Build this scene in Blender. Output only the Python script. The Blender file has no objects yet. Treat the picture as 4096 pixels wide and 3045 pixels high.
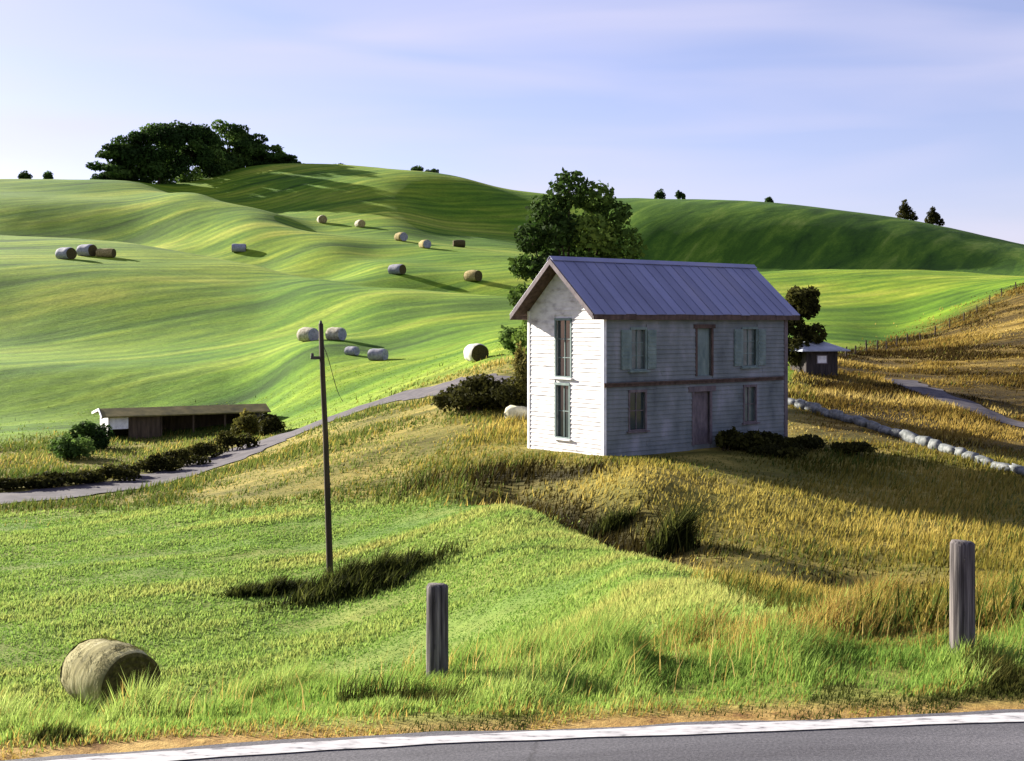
import bpy, math, random
import numpy as np
from mathutils import Vector, Matrix

random.seed(7)
RNG = np.random.default_rng(11)
scene = bpy.context.scene
COL = scene.collection
R = math.radians

# ------------------------------------------------------------------ camera, sky, sun, exposure
F = 1200.0            # focal length in pixels of a 1024 wide frame
HY = 323.0            # eye level row
cam_d = bpy.data.cameras.new('camera')
cam = bpy.data.objects.new('camera', cam_d)
COL.objects.link(cam)
cam.location = (0, 0, 0)
cam.rotation_euler = (R(90), 0, 0)
cam_d.sensor_fit = 'HORIZONTAL'
cam_d.sensor_width = 36.0
cam_d.lens = 36.0 * F / 1024.0
cam_d.shift_y = (HY - 380.5) / 1024.0
cam_d.clip_start = 0.1
cam_d.clip_end = 6000
scene.camera = cam

SUN_A, SUN_E = R(34.5), R(19)
S = Vector((-math.cos(SUN_A) * math.cos(SUN_E), math.sin(SUN_A) * math.cos(SUN_E), math.sin(SUN_E)))
sl = bpy.data.lights.new('sun', 'SUN')
sl.energy = 5.0
sl.angle = R(0.5)
sl.color = (1.0, 0.93, 0.80)
sun = bpy.data.objects.new('sun', sl)
COL.objects.link(sun)
sun.rotation_euler = (-S).to_track_quat('-Z', 'Y').to_euler()
sun.location = (-60, 60, 80)

world = bpy.data.worlds.new('World')
scene.world = world
world.use_nodes = True
wn, wl = world.node_tree.nodes, world.node_tree.links
wn.clear()
wo = wn.new('ShaderNodeOutputWorld')
wb = wn.new('ShaderNodeBackground')
sky = wn.new('ShaderNodeTexSky')
sky.sky_type = 'NISHITA'
sky.sun_disc = False
sky.sun_elevation = SUN_E
sky.sun_rotation = math.atan2(S.x, S.y)
sky.altitude = 300
sky.air_density = 1.0
sky.dust_density = 0.6
sky.ozone_density = 3.6
wb.inputs['Strength'].default_value = 0.050
# thin streaky cirrus: noise over the sky direction, brightening the blue a little
tc = wn.new('ShaderNodeTexCoord')
mp = wn.new('ShaderNodeMapping')
mp.inputs['Rotation'].default_value = (0, R(8), R(20))
mp.inputs['Scale'].default_value = (1.6, 1.6, 11.0)
nz = wn.new('ShaderNodeTexNoise')
nz.inputs['Scale'].default_value = 2.2
nz.inputs['Detail'].default_value = 7
nz.inputs['Roughness'].default_value = 0.36
nz.inputs['Distortion'].default_value = 0.5
cr = wn.new('ShaderNodeValToRGB')
cr.color_ramp.elements[0].position = 0.36
cr.color_ramp.elements[0].color = (0.20, 0.20, 0.20, 1)
cr.color_ramp.elements[1].position = 0.80
cr.color_ramp.elements[1].color = (0.66, 0.66, 0.66, 1)
mixc = wn.new('ShaderNodeMix')
mixc.data_type = 'RGBA'
hs = wn.new('ShaderNodeMix')
hs.data_type = 'RGBA'
hs.blend_type = 'MULTIPLY'
hs.inputs['Factor'].default_value = 1.0
hs.inputs[7].default_value = (1.12, 0.87, 1.0, 1)
wl.new(tc.outputs['Generated'], mp.inputs['Vector'])
wl.new(mp.outputs['Vector'], nz.inputs['Vector'])
wl.new(nz.outputs['Fac'], cr.inputs['Fac'])
wl.new(cr.outputs['Color'], mixc.inputs['Factor'])
wl.new(sky.outputs['Color'], hs.inputs[6])
wl.new(hs.outputs[2], mixc.inputs[6])
mixc.inputs[7].default_value = (4.5, 4.25, 5.3, 1)
wl.new(mixc.outputs[2], wb.inputs['Color'])
wl.new(wb.outputs['Background'], wo.inputs['Surface'])

scene.view_settings.view_transform = 'Standard'
scene.view_settings.look = 'None'
scene.view_settings.gamma = 1.0
scene.view_settings.use_curve_mapping = False
scene.view_settings.exposure = 1.93
scene.render.engine = 'CYCLES'
scene.cycles.max_bounces = 6
scene.cycles.transparent_max_bounces = 8
scene.cycles.use_denoising = True

# ------------------------------------------------------------------ numpy noise
_LAT = RNG.random((256, 256))
def vnoise(x, y):
    xi = np.floor(x).astype(int); yi = np.floor(y).astype(int)
    fx = x - xi; fy = y - yi
    fx = fx * fx * (3 - 2 * fx); fy = fy * fy * (3 - 2 * fy)
    a = _LAT[xi & 255, yi & 255]; b = _LAT[(xi + 1) & 255, yi & 255]
    c = _LAT[xi & 255, (yi + 1) & 255]; d = _LAT[(xi + 1) & 255, (yi + 1) & 255]
    return (a * (1 - fx) + b * fx) * (1 - fy) + (c * (1 - fx) + d * fx) * fy
def fbm(x, y, o=4):
    s = 0; a = 0.5
    for i in range(o):
        s = s + a * vnoise(x * 2 ** i + 17.3 * i, y * 2 ** i + 5.1 * i); a *= 0.5
    return s

# ------------------------------------------------------------------ terrain: land profiles (distance, height) along bearings
PROF = {
 -400: [(7,-2.45),(8,-2.75),(9,-3.2),(13,-5),(18,-7.2),(24,-8.6),(28,-8.8),(42,-8.9),(60,-9.1),(85,-9.1),(100,-8.6),(108,-8.2),(125,-3),(142,-1),(180,12),(200,15),(225,18),(240,19.5),(262,20.5),(300,33),(320,37),(365,45),(450,46),(700,40)],
 0:    [(7,-2.45),(8,-2.72),(9,-3.12),(13,-4.9),(18,-7.2),(24,-8.6),(28,-8.7),(42,-8.8),(55,-8.9),(60,-9.0),(70,-9.0),(85,-9.1),(100,-8.9),(108,-8.7),(125,-4.4),(132,-3.9),(142,-3.2),(180,8.9),(200,12),(225,15.8),(240,17.5),(262,17.5),(300,31),(320,34.6),(365,43.5),(450,44),(700,40)],
 128:  [(7,-2.45),(8,-2.70),(9,-3.08),(13,-4.8),(18,-7.1),(24,-8.5),(28,-8.7),(42,-8.5),(55,-8.6),(60,-8.9),(70,-9.05),(85,-9.0),(100,-9.0),(108,-8.8),(125,-4.6),(132,-4.0),(142,-3.1),(180,8.0),(200,11.2),(225,15),(240,15.8),(262,15.6),(300,30),(320,33.9),(360,42.6),(450,43),(700,40)],
 192:  [(7,-2.43),(8,-2.66),(9,-2.98),(13,-4.6),(18,-6.9),(24,-8.3),(28,-8.6),(42,-8.4),(52,-8.2),(60,-8.5),(70,-8.8),(85,-8.8),(100,-8.7),(108,-8.4),(125,-4.5),(132,-3.8),(142,-2.8),(180,7.0),(200,10.6),(220,12.6),(240,12.6),(262,17.5),(300,31.2),(320,35.3),(340,35.4),(375,44.2),(400,47.3),(450,47),(520,44),(700,40)],
 256:  [(7,-2.41),(8,-2.62),(9,-2.9),(13,-4.4),(18,-6.6),(24,-8.1),(28,-8.5),(42,-8.2),(50,-7.9),(60,-7.9),(70,-8.1),(80,-8.2),(90,-8.4),(100,-8.1),(108,-7.8),(125,-3.9),(132,-3.1),(142,-2.2),(180,6.2),(200,9.6),(212,10),(226,9.4),(262,21),(285,26.6),(300,28.8),(318,28.4),(336,33),(372,45.5),(404,53.2),(440,54),(520,52),(700,40)],
 320:  [(7,-2.40),(8,-2.58),(9,-2.82),(13,-4.25),(18,-6.3),(24,-7.8),(28,-8.3),(42,-8.1),(50,-7.6),(60,-7.3),(70,-7.0),(80,-7.0),(90,-7.2),(100,-6.6),(110,-4.6),(122,-2.2),(132,-1.6),(142,-.9),(165,4.6),(182,7),(198,7.2),(212,7.4),(238,14.6),(262,19.8),(280,20.8),(300,25),(320,30),(370,46),(404,53.4),(440,53.5),(520,52),(700,40)],
 384:  [(7,-2.40),(8,-2.55),(9,-2.76),(13,-4.1),(18,-5.9),(24,-7.4),(28,-7.9),(35,-7.9),(42,-7.6),(50,-7.3),(55,-7.2),(60,-6.6),(70,-6.0),(80,-5.8),(88,-5.65),(100,-5.1),(112,-3.6),(122,-2.9),(135,-.8),(158,4.0),(172,5.2),(190,4.8),(205,8.4),(222,11.4),(238,12.6),(255,16.6),(285,22),(320,30.5),(370,46.6),(400,51.5),(440,52),(520,50),(700,40)],
 448:  [(7,-2.40),(8,-2.53),(9,-2.70),(13,-3.9),(18,-5.4),(24,-6.8),(28,-7.4),(35,-7.3),(42,-7.0),(48,-6.85),(55,-6.3),(62,-5.7),(70,-5.1),(80,-4.4),(90,-4.1),(100,-3.6),(120,-2.0),(135,.1),(160,3.6),(176,4.5),(192,3.7),(205,7.8),(225,10.7),(250,15.2),(290,20),(325,26.5),(375,46.3),(392,48.4),(440,50),(520,47),(700,40)],
 512:  [(7,-2.40),(8,-2.52),(9,-2.66),(13,-3.8),(18,-5.1),(24,-6.2),(28,-6.7),(35,-6.6),(42,-6.4),(46,-6.5),(50,-6.1),(56,-5.75),(60,-5.5),(70,-4.5),(80,-3.1),(100,-2.1),(120,-.9),(145,1.3),(165,3.4),(185,2.8),(205,7.5),(240,13),(290,18.5),(330,24.5),(372,40.6),(388,43.2),(440,44),(520,40),(700,36)],
 576:  [(7,-2.40),(8,-2.51),(9,-2.64),(13,-3.6),(18,-4.7),(24,-5.7),(28,-6.1),(35,-6.35),(40,-6.5),(44,-6.15),(48,-5.8),(54,-5.6),(60,-5.4),(70,-4.7),(85,-3.5),(100,-2.6),(120,-.9),(145,1.3),(170,3.0),(205,7.2),(240,12),(290,15),(325,19),(368,37.5),(385,40.6),(440,42),(520,38),(700,34)],
 640:  [(7,-2.40),(9,-2.60),(13,-3.45),(18,-4.35),(24,-5.1),(28,-5.55),(33,-6.05),(36,-6.3),(42,-5.85),(46,-5.6),(50,-5.72),(55,-5.65),(60,-5.5),(70,-5),(85,-4),(100,-3),(120,-1),(145,1.5),(170,3.2),(200,7),(226,9.4),(265,8.4),(300,11),(315,14),(336,27),(362,36.6),(382,39.6),(440,41),(520,37),(700,32)],
 704:  [(7,-2.40),(9,-2.56),(13,-3.3),(18,-4.15),(24,-5.2),(28,-5.8),(33,-6.35),(38,-6.55),(44,-6.25),(48,-5.9),(54,-5.65),(60,-5.5),(70,-5),(85,-4),(100,-3),(120,-1.2),(145,.9),(170,3.0),(200,7),(224,9.5),(262,8.4),(300,11),(315,14),(336,26.8),(362,36.2),(384,39.6),(440,41),(520,37),(700,30)],
 768:  [(7,-2.38),(9,-2.52),(13,-3.2),(20,-4.7),(28,-6.0),(34,-6.65),(40,-6.75),(47,-6.4),(52,-6.0),(58,-5.65),(70,-4.8),(85,-3.7),(100,-2.8),(120,-1.7),(145,.1),(170,2.7),(200,6.5),(222,9.4),(240,10.0),(268,8.6),(300,11),(316,14.2),(338,26.6),(365,35.8),(388,39),(440,40),(520,36),(700,30)],
 832:  [(7,-2.36),(9,-2.46),(13,-3.1),(20,-4.9),(28,-6.2),(35,-6.95),(42,-7.0),(50,-6.5),(58,-5.9),(70,-5.15),(85,-4.2),(100,-3.3),(120,-2.3),(145,-.4),(170,2.3),(200,6.4),(224,9.6),(242,10.6),(270,8.8),(302,11.2),(318,14.2),(340,25.6),(368,34.4),(392,37.2),(440,38.5),(520,34),(700,28)],
 896:  [(7,-2.36),(9,-2.42),(13,-3.05),(20,-4.9),(28,-6.25),(35,-7.05),(42,-7.1),(50,-6.7),(60,-6.0),(70,-5.5),(85,-4.75),(100,-3.9),(120,-2.9),(140,-2.0),(160,.4),(185,4.2),(215,8.4),(240,10.6),(270,9),(305,11.6),(320,14.2),(343,24.6),(372,32.2),(396,34.7),(440,36),(520,32),(700,26)],
 960:  [(7,-2.34),(9,-2.40),(13,-3.0),(20,-4.85),(28,-6.2),(35,-7.05),(42,-7.15),(50,-6.85),(60,-6.3),(72,-5.9),(85,-5.1),(100,-3.9),(120,-2.4),(140,-.6),(160,2.2),(190,5.8),(215,8.2),(240,10.2),(270,9),(308,12),(323,14.5),(346,22.6),(375,28.6),(402,31.2),(440,32.5),(520,28),(700,24)],
 1024: [(7,-2.33),(9,-2.38),(13,-2.95),(20,-4.8),(28,-6.1),(35,-7.0),(42,-7.15),(50,-6.9),(55,-6.75),(65,-6.5),(75,-6.4),(85,-5.45),(100,-3.9),(120,-1.7),(140,1.5),(160,4.9),(185,6.4),(215,8.2),(240,9.2),(275,9),(312,12),(328,15),(350,20.4),(380,24.4),(410,26.8),(450,28),(520,25),(700,22)],
 1424: [(7,-2.3),(9,-2.35),(13,-2.8),(20,-3.6),(28,-4.4),(42,-5.5),(55,-6.1),(75,-6.3),(85,-5.2),(100,-2.5),(120,2),(140,6),(160,9),(185,10),(215,11),(240,12),(280,13),(320,14),(360,16),(410,17),(520,16),(700,15)],
}
def pchip(xk, yk, x):
    xk = np.array(xk, float); yk = np.array(yk, float)
    h = np.diff(xk); dl = np.diff(yk) / h
    m = np.zeros_like(yk)
    for i in range(1, len(xk) - 1):
        # limited Catmull-Rom
        c = (dl[i-1] * h[i] + dl[i] * h[i-1]) / (h[i] + h[i-1])
        lim = 3 * min(abs(dl[i-1]), abs(dl[i])) if dl[i-1] * dl[i] > 0 else 0.35 * min(abs(dl[i-1]), abs(dl[i]))
        m[i] = np.clip(c, -lim, lim)
    m[0] = dl[0]; m[-1] = dl[-1]
    x = np.clip(x, xk[0], xk[-1])
    i = np.clip(np.searchsorted(xk, x, side='right') - 1, 0, len(xk) - 2)
    t = (x - xk[i]) / h[i]
    h00 = 2*t**3 - 3*t**2 + 1; h10 = t**3 - 2*t**2 + t; h01 = -2*t**3 + 3*t**2; h11 = t**3 - t**2
    return h00*yk[i] + h10*h[i]*m[i] + h01*yk[i+1] + h11*h[i]*m[i+1]

ND, NU = 900, 365
LD0, LD1 = math.log(7.0), math.log(700.0)
dg = np.exp(np.linspace(LD0, LD1, ND))
pk = sorted(PROF)
cols = np.array([pchip([p[0] for p in PROF[k]], [p[1] for p in PROF[k]], dg) for k in pk])
uk = np.array([(k - 512) / F for k in pk])
ug = np.linspace(uk[0], uk[-1], NU)
TAB = np.array([pchip(uk, cols[:, j], ug) for j in range(ND)]).T      # [NU, ND]
# round the joints of the profiles off
for _ in range(14):
    TAB[:, 1:-1] = 0.25 * TAB[:, :-2] + 0.5 * TAB[:, 1:-1] + 0.25 * TAB[:, 2:]
for _ in range(10):
    TAB[1:-1] = 0.25 * TAB[:-2] + 0.5 * TAB[1:-1] + 0.25 * TAB[2:]

def road_edge(x):                       # y of the centre of the white edge line
    x = np.asarray(x, float)
    return 6.69 + 0.111 * x - 0.03 * np.minimum(x, 0) ** 2 * np.exp(-np.maximum(-x - 3, 0) * 0.4)
def seg_dist(x, y, pts):
    best = np.full(np.shape(x), 1e9)
    for (ax, ay), (bx, by) in zip(pts[:-1], pts[1:]):
        dx, dy = bx - ax, by - ay
        t = np.clip(((x - ax) * dx + (y - ay) * dy) / (dx*dx + dy*dy), 0, 1)
        best = np.minimum(best, np.hypot(x - ax - t*dx, y - ay - t*dy))
    return best
def PX(p, d): return ((p - 512) / F * d, d)
DITCH = [PX(500, 46.5), PX(540, 43.5), PX(580, 40.5), PX(625, 36.5), PX(665, 33), PX(700, 30.5), PX(760, 29.5), PX(830, 30), PX(890, 31)]
SEDGE = [PX(430, 51), PX(480, 49.5), PX(540, 48), PX(580, 46.5)]
def base_h(x, y):
    d = np.clip(y, 7.0, 699.0)
    u = np.clip(x / np.maximum(d, 1e-3), ug[0] + 1e-6, ug[-1] - 1e-6)
    fi = (u - ug[0]) / (ug[1] - ug[0]); i = np.clip(fi.astype(int), 0, NU - 2); fi = fi - i
    fj = (np.log(d) - LD0) / (LD1 - LD0) * (ND - 1); j = np.clip(fj.astype(int), 0, ND - 2); fj = fj - j
    return (TAB[i, j]*(1-fi)*(1-fj) + TAB[i+1, j]*fi*(1-fj) + TAB[i, j+1]*(1-fi)*fj + TAB[i+1, j+1]*fi*fj)
def ground_h(x, y):
    x = np.asarray(x, float); y = np.asarray(y, float)
    z = base_h(x, y)
    far = np.clip((y - 95) / 80, 0, 1)
    z = z + far * (fbm(x * 0.035 + 40, y * 0.022, 3) - 0.44) * 0.9 + far * (fbm(x * 0.11 + 9, y * 0.09, 3) - 0.44) * 0.35
    mid = np.clip((y - 9) / 8, 0, 1) * (1 - far)
    z = z + mid * (fbm(x * 0.5, y * 0.5, 3) - 0.44) * 0.22
    z = z - 0.70 * np.exp(-(seg_dist(x, y, DITCH) / 1.3) ** 2)
    mx, my = PX(690, 42.5)
    z = z + 0.40 * np.exp(-((x - mx) / 6.5) ** 2 - ((y - my) / 5.0) ** 2)
    # the shoulder and the road bed are level
    e = y - road_edge(x)
    t = np.clip((e - 0.25) / 1.1, 0, 1)
    t = t * t * (3 - 2 * t)
    bump = (fbm(x * 2.3, y * 2.3, 3) - 0.44) * 0.10 * np.clip(e * 2, 0, 1) * np.clip((16 - y) / 6, 0, 1)
    return np.where(e < 0.25, -2.335, -2.335 * (1 - t) + (z + bump) * t)
def gh(x, y): return float(ground_h(np.array([x]), np.array([y]))[0])
def hit(px, py, dmin=8.0, dmax=480.0):
    """ground point on the line of sight through a pixel of the plan"""
    d = np.exp(np.linspace(math.log(dmin), math.log(dmax), 4000))
    x = (px - 512) / F * d; zr = (HY - py) / F * d
    k = np.nonzero(ground_h(x, d) >= zr)[0]
    k = k[0] if len(k) else len(d) - 1
    return float(x[k]), float(d[k])

# ------------------------------------------------------------------ vegetation zones (in plan)
FLD_P = [-400, 0, 128, 190, 256, 330, 400, 480, 520, 570, 620, 665, 700, 750, 775, 800, 900, 1424]
FLD_D = [56, 55.5, 55, 53.5, 51, 49.5, 48, 46, 43.5, 39.5, 34.5, 30, 25, 16.5, 12, 9.0, 8.0, 7.5]
DRY_P = [-400, 0, 60, 128, 256, 292, 330, 384, 450, 512, 530, 786, 800, 855, 896, 950, 1024, 1424]
DRY_D = [92, 88, 94, 100, 97, 84, 82, 88, 92, 86, 74, 76, 96, 118, 140, 152, 166, 185]
def zones(x, y):
    d = np.maximum(y, 1.0); p = 512 + F * x / d
    jit = (fbm(x * 0.35, y * 0.35, 3) - 0.44)
    fd = np.interp(p, FLD_P, FLD_D); dd = np.interp(p, DRY_P, DRY_D)
    w = 0.012 * d + 0.25
    wf = w * (1 + 2.2 * np.clip((p - 640) / 80, 0, 1))
    field = 1 / (1 + np.exp(-(fd - d + jit * (1.2 + 5 * np.clip((p - 640) / 80, 0, 1))) / wf))
    dry = (1 - field) / (1 + np.exp(-(dd - d + jit * 8) / (w * 1.6)))
    e = y - road_edge(x)
    verge = np.clip(1 - (e - 2.4 - jit * 2 + 0.8 * np.clip((p - 640) / 120, 0, 1)) / 1.4, 0, 1)
    soil = np.clip(1 - (e - 0.28 - jit * 0.9) / 0.30, 0, 1)
    wet = np.exp(-(seg_dist(x, y, DITCH) / np.where(x > 4.2, 2.0, 1.35)) ** 2)
    wet = np.maximum(wet, np.clip(np.exp(-(seg_dist(x, y, SEDGE) / 1.5) ** 2) * (0.85 + 2.2 * jit), 0, 1) * (1 - field))
    return field, dry, verge, soil, wet
def farhill_shade(x, y):
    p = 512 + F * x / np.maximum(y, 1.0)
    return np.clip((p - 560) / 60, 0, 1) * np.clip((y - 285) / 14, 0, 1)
def ochre(x, y):
    p = 512 + F * x / np.maximum(y, 1.0)
    return np.clip((p - 770) / 60, 0, 1) * np.clip((y - 56) / 8, 0, 1)

# ------------------------------------------------------------------ materials
MATS = {}
def nodes_of(name):
    m = bpy.data.materials.new(name); m.use_nodes = True
    n, l = m.node_tree.nodes, m.node_tree.links
    MATS[name] = m
    return m, n, l, n['Principled BSDF']
def ramp(n, stops):
    r = n.new('ShaderNodeValToRGB'); e = r.color_ramp.elements
    while len(e) < len(stops): e.new(0.5)
    for i, (p, c) in enumerate(stops):
        e[i].position = p; e[i].color = (*c, 1)
    return r
def noise(n, l, vec, scale, detail=5, rough=0.55, dist=0.0):
    t = n.new('ShaderNodeTexNoise')
    t.inputs['Scale'].default_value = scale; t.inputs['Detail'].default_value = detail
    t.inputs['Roughness'].default_value = rough; t.inputs['Distortion'].default_value = dist
    if vec is not None: l.new(vec, t.inputs['Vector'])
    return t
def mapping(n, l, vec, scale=(1,1,1), rot=(0,0,0)):
    if any(rot):
        q = n.new('ShaderNodeMapping'); q.inputs['Rotation'].default_value = rot
        l.new(vec, q.inputs['Vector']); vec = q.outputs['Vector']
    m = n.new('ShaderNodeMapping'); m.inputs['Scale'].default_value = scale
    l.new(vec, m.inputs['Vector']); return m.outputs['Vector']
def mix(n, l, fac, a, b, mode='MIX'):
    x = n.new('ShaderNodeMix'); x.data_type = 'RGBA'; x.blend_type = mode
    for sock, v in ((x.inputs['Factor'], fac), (x.inputs[6], a), (x.inputs[7], b)):
        if hasattr(v, 'is_linked') or hasattr(v, 'links'): l.new(v, sock)
        elif isinstance(v, (int, float)): sock.default_value = v
        else: sock.default_value = (*v, 1)
    return x.outputs[2]
def bump(n, l, h, bsdf, strength=0.3, dist=0.05):
    b = n.new('ShaderNodeBump'); b.inputs['Strength'].default_value = strength; b.inputs['Distance'].default_value = dist
    l.new(h, b.inputs['Height']); l.new(b.outputs['Normal'], bsdf.inputs['Normal'])
def simple(name, stops, scale=3.0, rough=0.8, stretch=(1,1,1), rot=(0,0,0), detail=6, bstr=0.25, bdist=0.02, coord='Object', metallic=0.0, per_object=0.0):
    m, n, l, b = nodes_of(name)
    t = n.new('ShaderNodeTexCoord')
    v = mapping(n, l, t.outputs[coord], stretch, rot)
    nn = noise(n, l, v, scale, detail)
    r = ramp(n, stops); l.new(nn.outputs['Fac'], r.inputs['Fac'])
    out = r.outputs['Color']
    if per_object:
        oi = n.new('ShaderNodeObjectInfo')
        h = n.new('ShaderNodeMapRange'); h.inputs[3].default_value = 1 - per_object; h.inputs[4].default_value = 1 + per_object
        l.new(oi.outputs['Random'], h.inputs[0])
        hv = n.new('ShaderNodeHueSaturation'); l.new(h.outputs[0], hv.inputs['Value']); l.new(out, hv.inputs['Color'])
        out = hv.outputs['Color']
    l.new(out, b.inputs['Base Color'])
    b.inputs['Roughness'].default_value = rough; b.inputs['Metallic'].default_value = metallic
    b.inputs['Specular IOR Level'].default_value = 0.25
    if bstr: bump(n, l, nn.outputs['Fac'], b, bstr, bdist)
    return m

def make_ground_mat():
    m, n, l, b = nodes_of('ground')
    t = n.new('ShaderNodeTexCoord'); pos = t.outputs['Object']
    def attr(a):
        x = n.new('ShaderNodeAttribute'); x.attribute_name = a; return x.outputs['Fac']
    # hill pasture: mown swaths that run diagonally up the slope
    sw = noise(n, l, mapping(n, l, pos, (0.11, 0.016, 0.05), (0, 0, R(52))), 1.0, 6, 0.62, 0.5)
    hr = ramp(n, [(0.32, (0.040, 0.090, 0.006)), (0.44, (0.092, 0.180, 0.009)), (0.54, (0.160, 0.245, 0.014)), (0.68, (0.29, 0.33, 0.040))])
    l.new(sw.outputs['Fac'], hr.inputs['Fac'])
    big = noise(n, l, mapping(n, l, pos, (0.02, 0.012, 0.02)), 1.0, 4)
    br = ramp(n, [(0.35, (0.62, 0.80, 0.60)), (0.65, (1.25, 1.12, 1.1))]); l.new(big.outputs['Fac'], br.inputs['Fac'])
    hill = mix(n, l, 1.0, hr.outputs['Color'], br.outputs['Color'], 'MULTIPLY')
    fine = noise(n, l, pos, 1.7, 8, 0.78)
    fr = ramp(n, [(0.30, (0.52, 0.56, 0.46)), (0.5, (0.95, 0.95, 0.95)), (0.70, (1.45, 1.38, 1.4))]); l.new(fine.outputs['Fac'], fr.inputs['Fac'])
    hill = mix(n, l, 0.8, hill, fr.outputs['Color'], 'MULTIPLY')
    med = noise(n, l, mapping(n, l, pos, (0.55, 0.10, 0.4), (0, 0, R(52))), 1.0, 9, 0.75, 0.3)
    mdr = ramp(n, [(0.30, (0.62, 0.66, 0.6)), (0.50, (1.0, 1.0, 1.0)), (0.70, (1.35, 1.25, 1.3))]); l.new(med.outputs['Fac'], mdr.inputs['Fac'])
    hill = mix(n, l, 0.85, hill, mdr.outputs['Color'], 'MULTIPLY')
    wv = n.new('ShaderNodeTexWave'); wv.wave_type = 'BANDS'; wv.bands_direction = 'X'
    wv.inputs['Scale'].default_value = 0.085; wv.inputs['Distortion'].default_value = 5.0; wv.inputs['Detail'].default_value = 4
    wv.inputs['Detail Scale'].default_value = 0.5
    l.new(mapping(n, l, pos, (1, 0.35, 1), (0, 0, R(52))), wv.inputs['Vector'])
    wr = ramp(n, [(0.0, (0.80, 0.84, 0.80)), (1.0, (1.13, 1.10, 1.12))]); l.new(wv.outputs['Fac'], wr.inputs['Fac'])
    hill = mix(n, l, 1.0, hill, wr.outputs['Color'], 'MULTIPLY')
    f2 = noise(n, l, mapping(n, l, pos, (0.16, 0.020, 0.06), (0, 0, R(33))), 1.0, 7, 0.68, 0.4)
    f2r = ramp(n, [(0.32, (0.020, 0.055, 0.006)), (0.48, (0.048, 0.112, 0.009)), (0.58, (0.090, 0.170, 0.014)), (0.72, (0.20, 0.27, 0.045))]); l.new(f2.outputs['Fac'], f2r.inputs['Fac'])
    hill2 = mix(n, l, 0.7, f2r.outputs['Color'], fr.outputs['Color'], 'MULTIPLY')  # far right hill: darker pasture green with the slope's shade put into the colour
    hill = mix(n, l, attr('farhill_shade'), hill, hill2)
    # mown meadow
    mw = noise(n, l, mapping(n, l, pos, (0.10, 0.42, 0.2), (0, 0, R(12))), 1.0, 7, 0.62, 0.8)
    mr = ramp(n, [(0.28, (0.055, 0.115, 0.018)), (0.42, (0.120, 0.185, 0.034)), (0.55, (0.150, 0.195, 0.040)), (0.70, (0.185, 0.205, 0.045))])
    l.new(mw.outputs['Fac'], mr.inputs['Fac'])
    fld = mix(n, l, 0.8, mr.outputs['Color'], fr.outputs['Color'], 'MULTIPLY')
    # dry rough grass
    dn = noise(n, l, mapping(n, l, pos, (0.14, 0.34, 0.3), (0, 0, R(-14))), 1.0, 7, 0.62, 0.7)
    dr = ramp(n, [(0.28, (0.060, 0.055, 0.012)), (0.42, (0.130, 0.120, 0.024)), (0.55, (0.23, 0.19, 0.045)), (0.70, (0.36, 0.27, 0.070))])
    l.new(dn.outputs['Fac'], dr.inputs['Fac'])
    dry = mix(n, l, 0.8, dr.outputs['Color'], fr.outputs['Color'], 'MULTIPLY')
    on = noise(n, l, mapping(n, l, pos, (0.035, 0.22, 0.1), (0, 0, R(-8))), 1.0, 7, 0.65, 0.6)
    orr = ramp(n, [(0.36, (0.026, 0.018, 0.005)), (0.49, (0.070, 0.047, 0.010)), (0.58, (0.16, 0.108, 0.022)), (0.72, (0.36, 0.26, 0.07))]); l.new(on.outputs['Fac'], orr.inputs['Fac'])  # ochre grass; the dark stops put shadow bands into the colour
    och = mix(n, l, 0.8, orr.outputs['Color'], fr.outputs['Color'], 'MULTIPLY')
    dry = mix(n, l, attr('ochre'), dry, och)
    c = mix(n, l, attr('dry'), hill, dry)
    c = mix(n, l, attr('field'), c, fld)
    c = mix(n, l, attr('wet'), c, (0.025, 0.021, 0.006))
    vg = ramp(n, [(0.3, (0.10, 0.13, 0.025)), (0.6, (0.22, 0.22, 0.05))]); l.new(fine.outputs['Fac'], vg.inputs['Fac'])
    c = mix(n, l, attr('verge'), c, vg.outputs['Color'])
    so = noise(n, l, pos, 5.0, 8, 0.7)
    sr = ramp(n, [(0.30, (0.10, 0.045, 0.018)), (0.45, (0.26, 0.16, 0.05)), (0.7, (0.42, 0.29, 0.10))]); l.new(so.outputs['Fac'], sr.inputs['Fac'])
    c = mix(n, l, attr('soil'), c, sr.outputs['Color'])
    l.new(c, b.inputs['Base Color'])
    b.inputs['Roughness'].default_value = 0.95; b.inputs['Specular IOR Level'].default_value = 0.1
    bb = n.new('ShaderNodeBump'); bb.inputs['Strength'].default_value = 0.55; bb.inputs['Distance'].default_value = 0.12
    l.new(fine.outputs['Fac'], bb.inputs['Height'])
    b2 = n.new('ShaderNodeBump'); b2.inputs['Strength'].default_value = 0.4; b2.inputs['Distance'].default_value = 0.6
    l.new(sw.outputs['Fac'], b2.inputs['Height']); l.new(bb.outputs['Normal'], b2.inputs['Normal'])
    l.new(b2.outputs['Normal'], b.inputs['Normal'])
make_ground_mat()

def make_leaf_mat(name, trans=0.35, rough=0.6):
    m, n, l, b = nodes_of(name)
    a = n.new('ShaderNodeAttribute'); a.attribute_name = 'Col'
    l.new(a.outputs['Color'], b.inputs['Base Color'])
    b.inputs['Roughness'].default_value = 0.85; b.inputs['Specular IOR Level'].default_value = 0.05
    tr = n.new('ShaderNodeBsdfTranslucent'); l.new(a.outputs['Color'], tr.inputs['Color'])
    mx = n.new('ShaderNodeMixShader'); mx.inputs[0].default_value = trans
    l.new(b.outputs[0], mx.inputs[1]); l.new(tr.outputs[0], mx.inputs[2])
    l.new(mx.outputs[0], n['Material Output'].inputs['Surface'])
make_leaf_mat('grass', 0.45)
make_leaf_mat('leaf', 0.35)

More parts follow.
